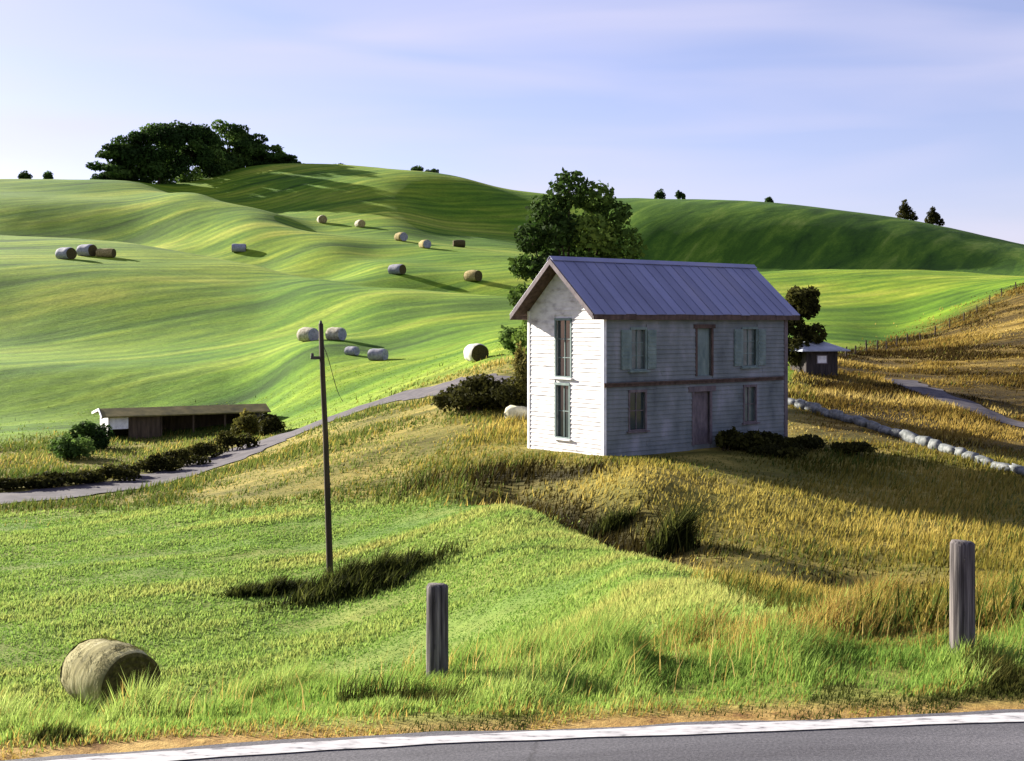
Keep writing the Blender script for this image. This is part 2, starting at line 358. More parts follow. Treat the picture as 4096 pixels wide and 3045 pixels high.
def make_asphalt():
    m, n, l, b = nodes_of('asphalt')
    t = n.new('ShaderNodeTexCoord'); pos = t.outputs['Object']
    a = noise(n, l, mapping(n, l, pos, (0.35, 1.6, 1), (0, 0, R(-6))), 1.0, 6, 0.6, 0.4)
    r1 = ramp(n, [(0.3, (0.052, 0.050, 0.057)), (0.5, (0.080, 0.078, 0.087)), (0.72, (0.118, 0.114, 0.124))]); l.new(a.outputs['Fac'], r1.inputs['Fac'])
    f = noise(n, l, pos, 55, 6, 0.75)
    r2 = ramp(n, [(0.32, (0.45, 0.45, 0.45)), (0.5, (1, 1, 1)), (0.68, (1.7, 1.65, 1.6))]); l.new(f.outputs['Fac'], r2.inputs['Fac'])
    c = mix(n, l, 0.9, r1.outputs['Color'], r2.outputs['Color'], 'MULTIPLY')
    v = n.new('ShaderNodeTexVoronoi'); v.feature = 'DISTANCE_TO_EDGE'; v.inputs['Scale'].default_value = 0.28
    dw = noise(n, l, pos, 1.8, 5, 0.6); dm = n.new('ShaderNodeMix'); dm.data_type = 'RGBA'; dm.inputs['Factor'].default_value = 0.22
    l.new(pos, dm.inputs[6]); l.new(dw.outputs['Color'], dm.inputs[7]); l.new(dm.outputs[2], v.inputs['Vector'])
    r3 = ramp(n, [(0.0, (0.55, 0.54, 0.54)), (0.0035, (1, 1, 1))]); l.new(v.outputs['Distance'], r3.inputs['Fac'])
    c = mix(n, l, 0.8, c, r3.outputs['Color'], 'MULTIPLY')
    l.new(c, b.inputs['Base Color']); b.inputs['Roughness'].default_value = 0.85; b.inputs['Specular IOR Level'].default_value = 0.3
    bump(n, l, f.outputs['Fac'], b, 0.5, 0.006)
make_asphalt()
simple('road_paint', [(0.33, (0.12, 0.115, 0.12)), (0.40, (0.34, 0.33, 0.33)), (0.55, (0.46, 0.45, 0.45)), (0.7, (0.54, 0.53, 0.53))], 9, 0.6, (1, 3, 1), (0, 0, 0), 10, 0.1, 0.005)
simple('lane_gravel', [(0.3, (0.036, 0.031, 0.038)), (0.55, (0.068, 0.060, 0.070)), (0.75, (0.12, 0.10, 0.085))], 1.4, 0.9, (1, 1, 1), (0, 0, 0), 12, 0.4, 0.03)
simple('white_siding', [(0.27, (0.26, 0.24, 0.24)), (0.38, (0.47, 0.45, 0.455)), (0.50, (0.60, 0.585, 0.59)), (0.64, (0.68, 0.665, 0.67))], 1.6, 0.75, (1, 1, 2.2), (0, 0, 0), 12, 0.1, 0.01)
simple('shaded_siding', [(0.28, (0.07, 0.08, 0.088)), (0.42, (0.125, 0.145, 0.152)), (0.56, (0.17, 0.188, 0.20)), (0.72, (0.26, 0.265, 0.30))], 0.9, 0.8, (1, 1, 0.55), (0, 0, 0), 12, 0.1, 0.01)  # weathered grey copy of the white siding, front wall's shade put into the colour
simple('trim_white', [(0.3, (0.55, 0.54, 0.56)), (0.6, (0.80, 0.79, 0.80))], 3, 0.7)
simple('brown_wood', [(0.3, (0.040, 0.026, 0.022)), (0.7, (0.115, 0.078, 0.068))], 5, 0.85, (1, 1, 0.4))
simple('purple_wood', [(0.3, (0.08, 0.065, 0.075)), (0.7, (0.17, 0.14, 0.15))], 5, 0.85, (1, 1, 0.4))
simple('green_shutter', [(0.3, (0.10, 0.145, 0.145)), (0.7, (0.19, 0.245, 0.235))], 4, 0.75, (1, 1, 0.4))
simple('roof_metal', [(0.25, (0.125, 0.135, 0.230)), (0.5, (0.165, 0.178, 0.300)), (0.75, (0.215, 0.215, 0.315))], 0.9, 0.5, (0.6, 0.25, 0.25), (0, 0, 0), 8, 0.03, 0.01, 'Object', 0.0, 0.17)
simple('foundation_stone', [(0.3, (0.14, 0.15, 0.19)), (0.7, (0.28, 0.29, 0.34))], 3, 0.9)
simple('dark_interior', [(0.3, (0.010, 0.010, 0.010)), (0.7, (0.02, 0.018, 0.016))], 3, 0.95)
simple('shed_wood', [(0.3, (0.045, 0.032, 0.020)), (0.6, (0.10, 0.07, 0.045)), (0.8, (0.15, 0.11, 0.07))], 2.2, 0.9, (2, 2, 0.3))
simple('shed_dark', [(0.3, (0.018, 0.015, 0.015)), (0.7, (0.055, 0.045, 0.042))], 3, 0.9, (2, 2, 0.3))
simple('green_hay', [(0.28, (0.10, 0.095, 0.045)), (0.45, (0.21, 0.185, 0.075)), (0.58, (0.33, 0.30, 0.15)), (0.75, (0.52, 0.48, 0.33))], 1.3, 0.95, (3.2, 0.9, 0.9), (0, 0, 0), 12, 0.7, 0.05)
simple('white_hay', [(0.3, (0.34, 0.32, 0.27)), (0.55, (0.55, 0.53, 0.47)), (0.75, (0.68, 0.66, 0.60))], 3, 0.9, (1, 1, 1), (0, 0, 0), 10, 0.5, 0.03)
simple('shed_roof', [(0.3, (0.08, 0.07, 0.025)), (0.55, (0.17, 0.14, 0.045)), (0.75, (0.27, 0.21, 0.08))], 1.2, 0.8)
simple('tin_roof', [(0.3, (0.20, 0.22, 0.27)), (0.7, (0.34, 0.36, 0.42))], 1.2, 0.55)
simple('pole_wood', [(0.3, (0.022, 0.016, 0.011)), (0.6, (0.055, 0.04, 0.026)), (0.8, (0.10, 0.075, 0.05))], 4, 0.9, (2.5, 2.5, 0.15), (0, 0, 0), 10, 0.5, 0.02)
simple('post_wood', [(0.30, (0.012, 0.010, 0.010)), (0.46, (0.065, 0.056, 0.056)), (0.58, (0.13, 0.115, 0.11)), (0.72, (0.27, 0.24, 0.215))], 16, 0.9, (3, 3, 0.12), (0, 0, 0), 12, 0.7, 0.015)
simple('bark', [(0.3, (0.018, 0.013, 0.008)), (0.7, (0.07, 0.05, 0.03))], 3, 0.95, (2, 2, 0.4))
simple('hay', [(0.26, (0.085, 0.065, 0.022)), (0.45, (0.23, 0.18, 0.068)), (0.62, (0.36, 0.29, 0.13)), (0.78, (0.52, 0.45, 0.26))], 5, 0.95, (1, 1, 1), (0, 0, 0), 12, 0.7, 0.05, 'Object', 0.0, 0.15)
simple('hay_end', [(0.3, (0.025, 0.020, 0.006)), (0.55, (0.075, 0.058, 0.018)), (0.8, (0.15, 0.12, 0.045))], 9, 0.95, (1, 1, 1), (0, 0, 0), 12, 0.7, 0.05)
simple('grey_hay', [(0.3, (0.15, 0.15, 0.18)), (0.6, (0.27, 0.27, 0.31)), (0.8, (0.40, 0.38, 0.36))], 4, 0.8, (1, 1, 1), (0, 0, 0), 10, 0.4, 0.03, 'Object', 0.0, 0.15)  # grey hay, used for rolls and bale ends
simple('pale_hay', [(0.3, (0.16, 0.14, 0.095)), (0.5, (0.33, 0.30, 0.22)), (0.75, (0.50, 0.46, 0.36))], 4, 0.9, (1, 1, 1), (0, 0, 0), 10, 0.5, 0.03)
simple('pale_stone', [(0.28, (0.04, 0.045, 0.045)), (0.5, (0.12, 0.13, 0.13)), (0.72, (0.26, 0.265, 0.26))], 3.5, 0.85, (1, 1, 1), (0, 0, 0), 12, 0.6, 0.04, 'Object', 0.0, 0.08)
simple('cream_stone', [(0.3, (0.30, 0.29, 0.20)), (0.7, (0.55, 0.53, 0.38))], 3, 0.9)
simple('iron', [(0.3, (0.03, 0.028, 0.028)), (0.7, (0.07, 0.06, 0.055))], 8, 0.6)
m, n_, l_, b_ = nodes_of('window_glass')
b_.inputs['Base Color'].default_value = (0.030, 0.045, 0.050, 1); b_.inputs['Roughness'].default_value = 0.08
b_.inputs['Specular IOR Level'].default_value = 0.5
t_ = n_.new('ShaderNodeTexCoord'); nn_ = noise(n_, l_, t_.outputs['Object'], 2.0, 3); bump(n_, l_, nn_.outputs['Fac'], b_, 0.08, 0.02)
m, n_, l_, b_ = nodes_of('old_glass')
t_ = n_.new('ShaderNodeTexCoord'); nn_ = noise(n_, l_, t_.outputs['Object'], 2.5, 5)
r_ = ramp(n_, [(0.35, (0.05, 0.075, 0.075)), (0.7, (0.12, 0.155, 0.15))]); l_.new(nn_.outputs['Fac'], r_.inputs['Fac']); l_.new(r_.outputs['Color'], b_.inputs['Base Color'])
b_.inputs['Roughness'].default_value = 0.25

# ------------------------------------------------------------------ mesh helpers
class MB:
    def __init__(s): s.v = []; s.f = []
    def add(s, vs, fs):
        o = len(s.v); s.v += [tuple(v) for v in vs]; s.f += [tuple(i + o for i in f) for f in fs]; return s
    def box(s, x0, x1, y0, y1, z0, z1):
        return s.add([(x0,y0,z0),(x1,y0,z0),(x1,y1,z0),(x0,y1,z0),(x0,y0,z1),(x1,y0,z1),(x1,y1,z1),(x0,y1,z1)],
                     [(0,3,2,1),(4,5,6,7),(0,1,5,4),(1,2,6,5),(2,3,7,6),(3,0,4,7)])
    def hexa(s, p):                     # 8 corners, same order as box
        return s.add(p, [(0,3,2,1),(4,5,6,7),(0,1,5,4),(1,2,6,5),(2,3,7,6),(3,0,4,7)])
    def tube(s, pts, rad, k=8, cap=True):
        pts = [Vector(p) for p in pts]; rings = []
        for i, p in enumerate(pts):
            a = pts[max(i-1, 0)]; b = pts[min(i+1, len(pts)-1)]
            t = (b - a).normalized()
            r = t.orthogonal().normalized() if abs(t.z) < 0.9 else Vector((1,0,0)).cross(t).normalized()
            q = t.cross(r)
            R_ = rad[i] if hasattr(rad, '__len__') else rad
            rings.append([p + (r * math.cos(2*math.pi*j/k) + q * math.sin(2*math.pi*j/k)) * R_ for j in range(k)])
        vs = [v for g in rings for v in g]; fs = []
        for i in range(len(pts) - 1):
            for j in range(k):
                fs.append((i*k+j, i*k+(j+1)%k, (i+1)*k+(j+1)%k, (i+1)*k+j))
        if cap: fs += [tuple(range(k-1, -1, -1)), tuple((len(pts)-1)*k + j for j in range(k))]
        return s.add(vs, fs)
    def build(s, name, mat, parent=None, smooth=False):
        me = bpy.data.meshes.new(name); me.from_pydata(s.v, [], s.f); me.update()
        return link(name, me, mat, parent, smooth)
def link(name, me, mat, parent=None, smooth=False):
    if mat: me.materials.append(MATS[mat])
    if smooth: me.polygons.foreach_set('use_smooth', [True] * len(me.polygons))
    o = bpy.data.objects.new(name, me); COL.objects.link(o)
    if parent: o.parent = parent
    return o
def tag(o, label, cat, group=None):
    o['label'] = label; o['category'] = cat
    if group: o['group'] = group
    return o
def thing(name, label, cat, loc=(0,0,0), rz=0, group=None):
    o = bpy.data.objects.new(name, None); o.empty_display_size = 0.3; COL.objects.link(o)
    o.location = loc; o.rotation_euler = (0, 0, rz)
    return tag(o, label, cat, group)
def np_mesh(name, verts, tris, cols=None):
    me = bpy.data.meshes.new(name)
    nv, nf = len(verts), len(tris); k = tris.shape[1]
    me.vertices.add(nv); me.vertices.foreach_set('co', verts.astype(np.float32).ravel())
    me.loops.add(nf * k); me.loops.foreach_set('vertex_index', tris.astype(np.int32).ravel())
    me.polygons.add(nf); me.polygons.foreach_set('loop_start', np.arange(0, nf*k, k, dtype=np.int32))
    me.update(calc_edges=True)
    if cols is not None:
        a = me.attributes.new('Col', 'FLOAT_COLOR', 'POINT')
        c4 = np.ones((nv, 4), np.float32); c4[:, :3] = cols; a.data.foreach_set('color', c4.ravel())
    return me

# ------------------------------------------------------------------ the land
def make_ground():
    rows = np.concatenate([np.linspace(-45, 5.5, 24), np.exp(np.linspace(math.log(5.8), math.log(700), 640)), np.linspace(760, 1500, 10)])
    ncol = 440
    sx = np.linspace(-1, 1, ncol)
    half = 0.70 * np.maximum(rows, 0) + 16
    X = sx[None, :] * half[:, None]; Y = np.repeat(rows[:, None], ncol, 1)
    Z = ground_h(X, Y)
    Z = np.where(Y > 700, Z * np.clip((1500 - Y) / 800, 0.2, 1), Z)
    v = np.stack([X, Y, Z], -1).reshape(-1, 3)
    i = np.arange(len(rows) - 1)[:, None] * ncol + np.arange(ncol - 1)[None, :]
    q = np.stack([i, i + 1, i + ncol + 1, i + ncol], -1).reshape(-1, 4)
    me = np_mesh('ground', v, q)
    for nm, w in zip(('field', 'dry', 'verge', 'soil', 'wet'), zones(v[:, 0], v[:, 1])):
        a = me.attributes.new(nm, 'FLOAT', 'POINT'); a.data.foreach_set('value', np.asarray(w, np.float32))
    a = me.attributes.new('farhill_shade', 'FLOAT', 'POINT'); a.data.foreach_set('value', np.asarray(farhill_shade(v[:, 0], v[:, 1]), np.float32))
    a = me.attributes.new('ochre', 'FLOAT', 'POINT'); a.data.foreach_set('value', np.asarray(ochre(v[:, 0], v[:, 1]), np.float32))
    o = link('ground', me, 'ground', smooth=True); o['kind'] = 'structure'
make_ground()

def strip(name, left, right, z_of, mat, nx=6):
    """a sheet between two borders given as point lists"""
    L = np.array(left); Rr = np.array(right); n = len(L)
    t = np.linspace(0, 1, nx)[None, :, None]
    P = L[:, None, :] * (1 - t) + Rr[:, None, :] * t
    z = z_of(P[..., 0], P[..., 1])
    v = np.concatenate([P, z[..., None]], -1).reshape(-1, 3)
    i = np.arange(n - 1)[:, None] * nx + np.arange(nx - 1)[None, :]
    q = np.stack([i, i + 1, i + nx + 1, i + nx], -1).reshape(-1, 4)
    me = np_mesh(name, v, q)
    o = link(name, me, mat, smooth=True); o['kind'] = 'structure'
    return o
xs = np.linspace(-70, 70, 500)
rag = (vnoise(xs * 3, xs * 0) - 0.5) * 0.10
strip('road', np.stack([xs, road_edge(xs) + 0.14 + rag], 1), np.stack([xs, road_edge(xs) - 7.2], 1), lambda x, y: np.full(x.shape, -2.31), 'asphalt', 10)
rg2 = (vnoise(xs * 6 + 3, xs * 0) - 0.5) * 0.025
strip('road_edge_line', np.stack([xs, road_edge(xs) + 0.072 + rg2*1.4], 1), np.stack([xs, road_edge(xs) - 0.072 - rg2*1.4], 1), lambda x, y: np.full(x.shape, -2.304), 'road_paint', 4)

def resample(pts, n):
    P = np.array(pts, float); s = np.concatenate([[0], np.cumsum(np.hypot(*np.diff(P, axis=0).T))])
    t = np.linspace(0, s[-1], n)
    Q = np.stack([pchip(s, P[:, 0], t), pchip(s, P[:, 1], t)], 1)
    return Q
def lane(name, pts, width, mat, n=260, lift=0.05):
    Q = resample(pts, n); T = np.gradient(Q, axis=0); T /= np.linalg.norm(T, axis=1)[:, None]
    N = np.stack([-T[:, 1], T[:, 0]], 1)
    k = np.linspace(0, n * 0.25, n)
    wl_ = width / 2 + (vnoise(k, k * 0 + 2) - 0.5) * 0.7; wr_ = width / 2 + (vnoise(k, k * 0 + 9) - 0.5) * 0.7
    return strip(name, Q + N * wl_[:, None], Q - N * wr_[:, None], lambda x, y: ground_h(x, y) + lift, mat, 8)
DRIVE = [PX(-500, 52), PX(-200, 56), PX(-60, 60), PX(40, 62.5), PX(110, 66), PX(170, 70), PX(230, 76), PX(272, 81), PX(305, 84), PX(340, 86.5), PX(380, 87.5), PX(415, 85), PX(445, 81), PX(480, 77), PX(510, 74)]
lane('driveway', DRIVE, 4.2, 'lane_gravel')
lane('farm_track', [PX(900, 92), PX(925, 86), PX(965, 80), PX(1010, 75.5), PX(1060, 72), PX(1200, 66), PX(1400, 60)], 2.6, 'lane_gravel', 120)

# ------------------------------------------------------------------ farmhouse
HL, HW, HH = 11.6, 5.15, 6.30        # long wall, gable wall, eaves height
HX, HYY = 3.88, 50.7
HZ = -5.74
RZ = math.atan2(0.6, 0.8)
house = thing('farmhouse', 'two storey white clapboard farmhouse with blue grey metal roof on the knoll', 'house', (HX, HYY, HZ), RZ)

def wall_plane(openings, length, height, place, name, mat, thick=0.16, gable=None):
    """slabs round the openings; place(s, t, z) -> local point, s along the wall, t outwards"""
    m = MB()
    xsv = sorted({0, length, *[o[0] for o in openings], *[o[1] for o in openings]})
    zsv = sorted({0, height, *[o[2] for o in openings], *[o[3] for o in openings]})
    for a, b in zip(xsv[:-1], xsv[1:]):
        for c, d in zip(zsv[:-1], zsv[1:]):
            if any(o[0] <= (a+b)/2 <= o[1] and o[2] <= (c+d)/2 <= o[3] for o in openings): continue
            m.hexa([place(a,-thick,c), place(b,-thick,c), place(b,0,c), place(a,0,c), place(a,-thick,d), place(b,-thick,d), place(b,0,d), place(a,0,d)])
    if gable:
        m.add([place(0,-thick,height), place(length,-thick,height), place(length/2,-thick,gable), place(0,0,height), place(length,0,height), place(length/2,0,gable)],
              [(0,1,2),(3,5,4),(0,3,4,1),(1,4,5,2),(2,5,3,0)])
    return m.build(name, mat, house)
def siding(openings, length, height, place, mat, gable=None, course=0.19, seed=1):
    rnd = random.Random(seed); m = MB(); z = 0.02
    top = gable or height
    while z < top - 0.05:
        z1 = min(z + course, top)
        a0, a1 = 0.07, length - 0.07
        if z1 > height:
            k = (z1 - height) / (top - height); a0 = max(a0, length/2*k + 0.02); a1 = min(a1, length - length/2*k - 0.02)
        cuts = [(a0, a1)]
        for o in openings:
            if o[2] - 0.10 < z1 and o[3] + 0.10 > z:
                nc = []
                for a, b in cuts:
                    if o[0]-0.09 > a: nc.append((a, min(b, o[0]-0.09)))
                    if o[1]+0.09 < b: nc.append((max(a, o[1]+0.09), b))
                cuts = nc
        for a, b in cuts:
            if b - a < 0.05: continue
            # boards butt at random joints
            js = [a]
            while js[-1] + 3.6 < b: js.append(js[-1] + rnd.uniform(2.0, 3.6))
            js.append(b)
            for p, q in zip(js[:-1], js[1:]):
                w = rnd.uniform(-0.006, 0.006); s1 = rnd.uniform(-0.012, 0.012)
                t0 = 0.045 + rnd.uniform(-0.006, 0.012); g = 0.004
                m.hexa([place(p+g,0.001,z+w), place(q-g,0.001,z+w+s1), place(q-g,t0,z+w+s1), place(p+g,t0,z+w),
                        place(p+g,0.001,z1+0.01), place(q-g,0.001,z1+0.01), place(q-g,0.014,z1+0.01), place(p+g,0.014,z1+0.01)])
        z = z1
    o = m.build('clapboard_siding', mat, house); o['kind'] = 'stuff'
    return o

front = lambda s, t, z: (s, -t, z)                  # the long shaded wall, faces the lower right
gab = lambda s, t, z: (-t, HW - s, z)               # the sunlit gable, faces left
back = lambda s, t, z: (HL - s, HW + t, z)
gab2 = lambda s, t, z: (HL + t, s, z)
APEX = HH + 2.15
def opening_frame(place, o, mat, kind='window', pane='window_glass', bars=(1, 2), label=None, sill=True, w=0.085, lintel=0.0):
    a, b, c, d = o
    fr = MB()
    def bx(s0, s1, t0, t1, z0, z1, mb):
        mb.hexa([place(s0,t0,z0), place(s1,t0,z0), place(s1,t1,z0), place(s0,t1,z0), place(s0,t0,z1), place(s1,t0,z1), place(s1,t1,z1), place(s0,t1,z1)])
    bx(a-w, a, -0.10, 0.06, c, d, fr); bx(b, b+w, -0.10, 0.06, c, d, fr)
    bx(a-w-lintel, b+w+lintel, -0.10, 0.075, d, d+0.11+lintel*0.6, fr)
    if kind == 'window': bx(a-w, b+w, -0.10, 0.055, c-0.06, c, fr)
    part = fr.build(kind, mat, house)
    if label: part['label'] = label
    p = MB(); bx(a+0.002, b-0.002, -0.105, -0.09, c+0.002, d-0.002, p); p.build('pane' if kind == 'window' else 'door_leaf', pane, part)
    if bars:
        g = MB(); nx, nz = bars
        for i in range(1, nx + 1):
            s = a + (b-a) * i / (nx+1); bx(s-0.02, s+0.02, -0.088, -0.055, c, d, g)
        for i in range(1, nz + 1):
            z = c + (d-c) * i / (nz+1); bx(a, b, -0.086, -0.060, z-0.02, z+0.02, g)
        g.build('glazing_bar', mat, part)
    if sill and kind == 'window':
        q = MB(); bx(a-w-0.10, b+w+0.10, -0.02, 0.17, c-0.13, c-0.062, q); q.build('sill', 'trim_white' if place is gab else mat, part)
    return part
# openings: (along0, along1, z0, z1)
g_up = (1.98, 2.98, 3.40, 5.85); g_lo = (1.98, 2.88, 0.72, 3.0)
f_u1 = (1.55, 2.35, 3.75, 5.45); f_u2 = (5.55, 6.45, 3.35, 5.50); f_u3 = (8.55, 9.45, 3.75, 5.45)
f_l1 = (1.45, 2.35, 1.15, 2.75); f_ld = (5.35, 6.35, 0.25, 2.65); f_l3 = (8.65, 9.40, 1.15, 2.75)
FO = [f_u1, f_u2, f_u3, f_l1, f_ld, f_l3]
wall_plane(FO, HL, HH, front, 'wall', 'shaded_siding')
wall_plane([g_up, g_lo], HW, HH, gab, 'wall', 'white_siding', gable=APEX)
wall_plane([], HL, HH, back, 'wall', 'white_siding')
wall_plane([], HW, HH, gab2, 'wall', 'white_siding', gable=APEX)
siding(FO, HL, HH, front, 'shaded_siding', seed=2)
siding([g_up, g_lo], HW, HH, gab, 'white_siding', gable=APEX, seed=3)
opening_frame(gab, g_up, 'green_shutter', 'window', 'window_glass', (1, 2), 'tall upper gable window with grey green frame')
opening_frame(gab, g_lo, 'green_shutter', 'window', 'window_glass', (1, 1), 'tall lower gable window with grey green frame')
m_ = MB(); m_.box(-0.085, -0.06, HW-g_lo[1]+0.38, HW-g_lo[1]+0.62, g_lo[2], g_lo[3]-0.1)
opening_frame(front, f_u1, 'green_shutter', 'window', 'old_glass', (1, 2))
opening_frame(front, f_u2, 'brown_wood', 'door', 'green_shutter', None, 'upper doorway with dark brown frame and lintel', False, 0.12, 0.12)
opening_frame(front, f_u3, 'green_shutter', 'window', 'old_glass', (1, 2))
opening_frame(front, f_l1, 'purple_wood', 'window', 'window_glass', (1, 1))
opening_frame(front, f_ld, 'purple_wood', 'door', 'purple_wood', None, 'ground floor door with wide brown lintel', False, 0.14, 0.22)
opening_frame(front, f_l3, 'purple_wood', 'window', 'old_glass', (1, 1))
# shutters beside the upper windows
for o in (f_u1, f_u3):
    for s0, s1 in ((o[0]-0.62, o[0]-0.10), (o[1]+0.10, o[1]+0.62)):
        m_ = MB(); m_.box(s0, s1, -0.095, -0.055, o[2], o[3])
        sh = m_.build('shutter', 'green_shutter', house)
        q = MB()
        for k in range(9):
            z = o[2] + 0.12 + k * (o[3]-o[2]-0.24) / 8
            q.box(s0+0.05, s1-0.05, -0.115, -0.0955, z-0.05, z+0.045)
        q.build('louvre', 'green_shutter', sh)
# floor beam between the storeys
m_ = MB(); m_.box(-0.06, HL-0.30, -0.13, -0.048, 3.02, 3.20); m_.box(-0.02, HL-0.36, -0.20, -0.132, 3.14, 3.20)
m_.build('floor_beam', 'brown_wood', house)
# corner boards
for x0, x1, y0, y1, mt in ((-0.062, 0.09, -0.064, 0.09, 'trim_white'), (HL-0.17, HL+0.064, -0.066, 0.09, 'purple_wood'), (-0.064, 0.09, HW-0.09, HW+0.062, 'trim_white'), (HL-0.09, HL+0.062, HW-0.09, HW+0.064, 'trim_white')):
    m_ = MB(); m_.box(x0, x1, y0, y1, 0.0, HH - 0.02); m_.build('corner_board', mt, house)
m_ = MB(); m_.box(0.03, HL-0.03, 0.03, HW-0.03, -1.4, 0.0); m_.build('foundation', 'foundation_stone', house)
m_ = MB(); m_.box(0.2, HL-0.2, 0.2, HW-0.2, 0.01, 0.06); m_.build('floor', 'dark_interior', house)
# roof
OR_, OE = 0.85, 0.30             # rake and eave overhangs
sl_ = (APEX - HH) / (HW / 2)
roof = None
for side in (0, 1):
    sgn = 1 if side == 0 else -1
    def rp(x, s, n):             # s: horizontal run from the ridge, n: height over the sheathing
        y = HW/2 - sgn * s
        return (x, y, APEX + 0.10 - sl_ * s + n)
    run = HW/2 + OE
    m_ = MB(); x0, x1 = -OR_, HL + 0.62
    m_.hexa([rp(x0,0,-0.10), rp(x1,0,-0.10), rp(x1,run,-0.10), rp(x0,run,-0.10), rp(x0,0,0), rp(x1,0,0), rp(x1,run,0), rp(x0,run,0)])
    deck = m_.build('roof', 'brown_wood', house)
    npan = 22; wpan = (x1 - x0) / npan
    rnd = random.Random(5 + side)
    for i in range(npan):
        a, b = x0 + i*wpan + 0.005, x0 + (i+1)*wpan - 0.005
        e = run + 0.06 + rnd.uniform(-0.02, 0.02); h = rnd.uniform(0.0, 0.006)
        p = MB()
        p.hexa([rp(a,0.02,0.004), rp(b,0.02,0.004), rp(b,e,0.004), rp(a,e,0.004), rp(a,0.02,0.022+h), rp(b,0.02,0.022+h), rp(b,e,0.022+h), rp(a,e,0.022+h)])
        p.hexa([rp(a,0.02,0.026), rp(a+0.045,0.02,0.026), rp(a+0.045,e,0.026), rp(a,e,0.026), rp(a+0.008,0.02,0.060), rp(a+0.036,0.02,0.060), rp(a+0.036,e,0.060), rp(a+0.008,e,0.060)])
        p.build('roof_panel', 'roof_metal', deck)
    for xx in (x0 - 0.035, x1 + 0.005):          # rake boards
        f = MB(); f.hexa([rp(xx,0.0,-0.26), rp(xx+0.03,0.0,-0.26), rp(xx+0.03,run,-0.26), rp(xx,run,-0.26), rp(xx,0.0,-0.005), rp(xx+0.03,0.0,-0.005), rp(xx+0.03,run,-0.005), rp(xx,run,-0.005)])
        f.build('rake_board', 'purple_wood', deck)
    f = MB(); f.hexa([rp(x0,run+0.003,-0.22), rp(x1,run+0.003,-0.22), rp(x1,run+0.035,-0.24), rp(x0,run+0.035,-0.24), rp(x0,run+0.003,-0.01), rp(x1,run+0.003,-0.01), rp(x1,run+0.035,-0.02), rp(x0,run+0.035,-0.02)])
    f.build('fascia', 'brown_wood', deck)
    if side == 0: roof = deck
m_ = MB()
for sgn in (1, -1):
    m_.hexa([(x0-0.02, HW/2 - sgn*0.01, APEX+0.19), (x1+0.02, HW/2 - sgn*0.01, APEX+0.19), (x1+0.02, HW/2 - sgn*0.2, APEX+0.015), (x0-0.02, HW/2 - sgn*0.2, APEX+0.015),
             (x0-0.02, HW/2 - sgn*0.01, APEX+0.215), (x1+0.02, HW/2 - sgn*0.01, APEX+0.215), (x1+0.02, HW/2 - sgn*0.2, APEX+0.04), (x0-0.02, HW/2 - sgn*0.2, APEX+0.04)])
m_.build('ridge_cap', 'roof_metal', house)

# ------------------------------------------------------------------ small sheds
def low_shed():
    x, y = PX(108, 92)
    o = thing('open_shed', 'long low open fronted shed with mossy roof beyond the driveway', 'shed', (x, y, gh(x + 5, y + 2) - 0.25), R(27))
    L, W, H = 12.2, 4.2, 1.95
    m = MB(); m.box(0, L, W-0.12, W, 0, H); m.build('back_wall', 'shed_wood', o)
    m = MB(); m.add([(0,0,0),(0,W,0),(0,W,H),(0,1.1,H+0.38),(0,0,H),(0.12,0,0),(0.12,W,0),(0.12,W,H),(0.12,1.1,H+0.38),(0.12,0,H)],
                    [(0,1,2,3,4),(9,8,7,6,5),(0,4,9,5),(4,3,8,9),(3,2,7,8),(2,1,6,7),(1,0,5,6)]); m.build('end_wall', 'trim_white', o)
    m = MB(); m.add([(L-.12,0,0),(L-.12,W,0),(L-.12,W,H),(L-.12,1.1,H+0.38),(L-.12,0,H),(L,0,0),(L,W,0),(L,W,H),(L,1.1,H+0.38),(L,0,H)],
                    [(0,1,2,3,4),(9,8,7,6,5),(0,4,9,5),(4,3,8,9),(3,2,7,8),(2,1,6,7),(1,0,5,6)]); m.build('end_wall', 'trim_white', o)
    m = MB(); m.box(0.15, 1.5, -0.02, 0.06, 0.9, H-0.1); d = m.build('panel', 'trim_white', o); d['label'] = 'whitewashed panel'
    for k in range(7):
        m = MB(); m.box(1.52+k*0.34, 1.52+k*0.34+0.33, -0.01, 0.05, 0, H-0.06-0.03*(k%2)); m.build('plank', 'shed_wood', o)
    for xx in (4.0, 6.5, 9.0, 11.1):
        m = MB(); m.tube([(xx,0.1,-0.2),(xx,0.1,H)], 0.09, 8); m.build('post', 'shed_wood', o)
    m = MB(); m.box(10.4, 11.3, -0.03, 0.02, 0.8, H-0.3); d = m.build('panel', 'trim_white', o)
    m = MB()
    for s in (-1, 1):
        y1, zl = ((-0.45, H - 0.13) if s < 0 else (W+0.45, H - 0.10))
        m.hexa([(-0.5,1.1,H+0.40),(L+0.4,1.1,H+0.40),(L+0.4,y1,zl),(-0.5,y1,zl),(-0.5,1.1,H+0.50),(L+0.4,1.1,H+0.50),(L+0.4,y1,zl+0.1),(-0.5,y1,zl+0.1)])
    r = m.build('roof', 'shed_roof', o)
    m = MB()
    for s in (-1, 1):
        y1, zl = ((-0.45, H - 0.13) if s < 0 else (W+0.45, H - 0.10))
        m.hexa([(-0.56,1.1,H+0.34),(-0.505,1.1,H+0.34),(-0.505,y1,zl-0.06),(-0.56,y1,zl-0.06),(-0.56,1.1,H+0.53),(-0.505,1.1,H+0.53),(-0.505,y1,zl+0.13),(-0.56,y1,zl+0.13)])
    m.build('barge_board', 'trim_white', r)
low_shed()
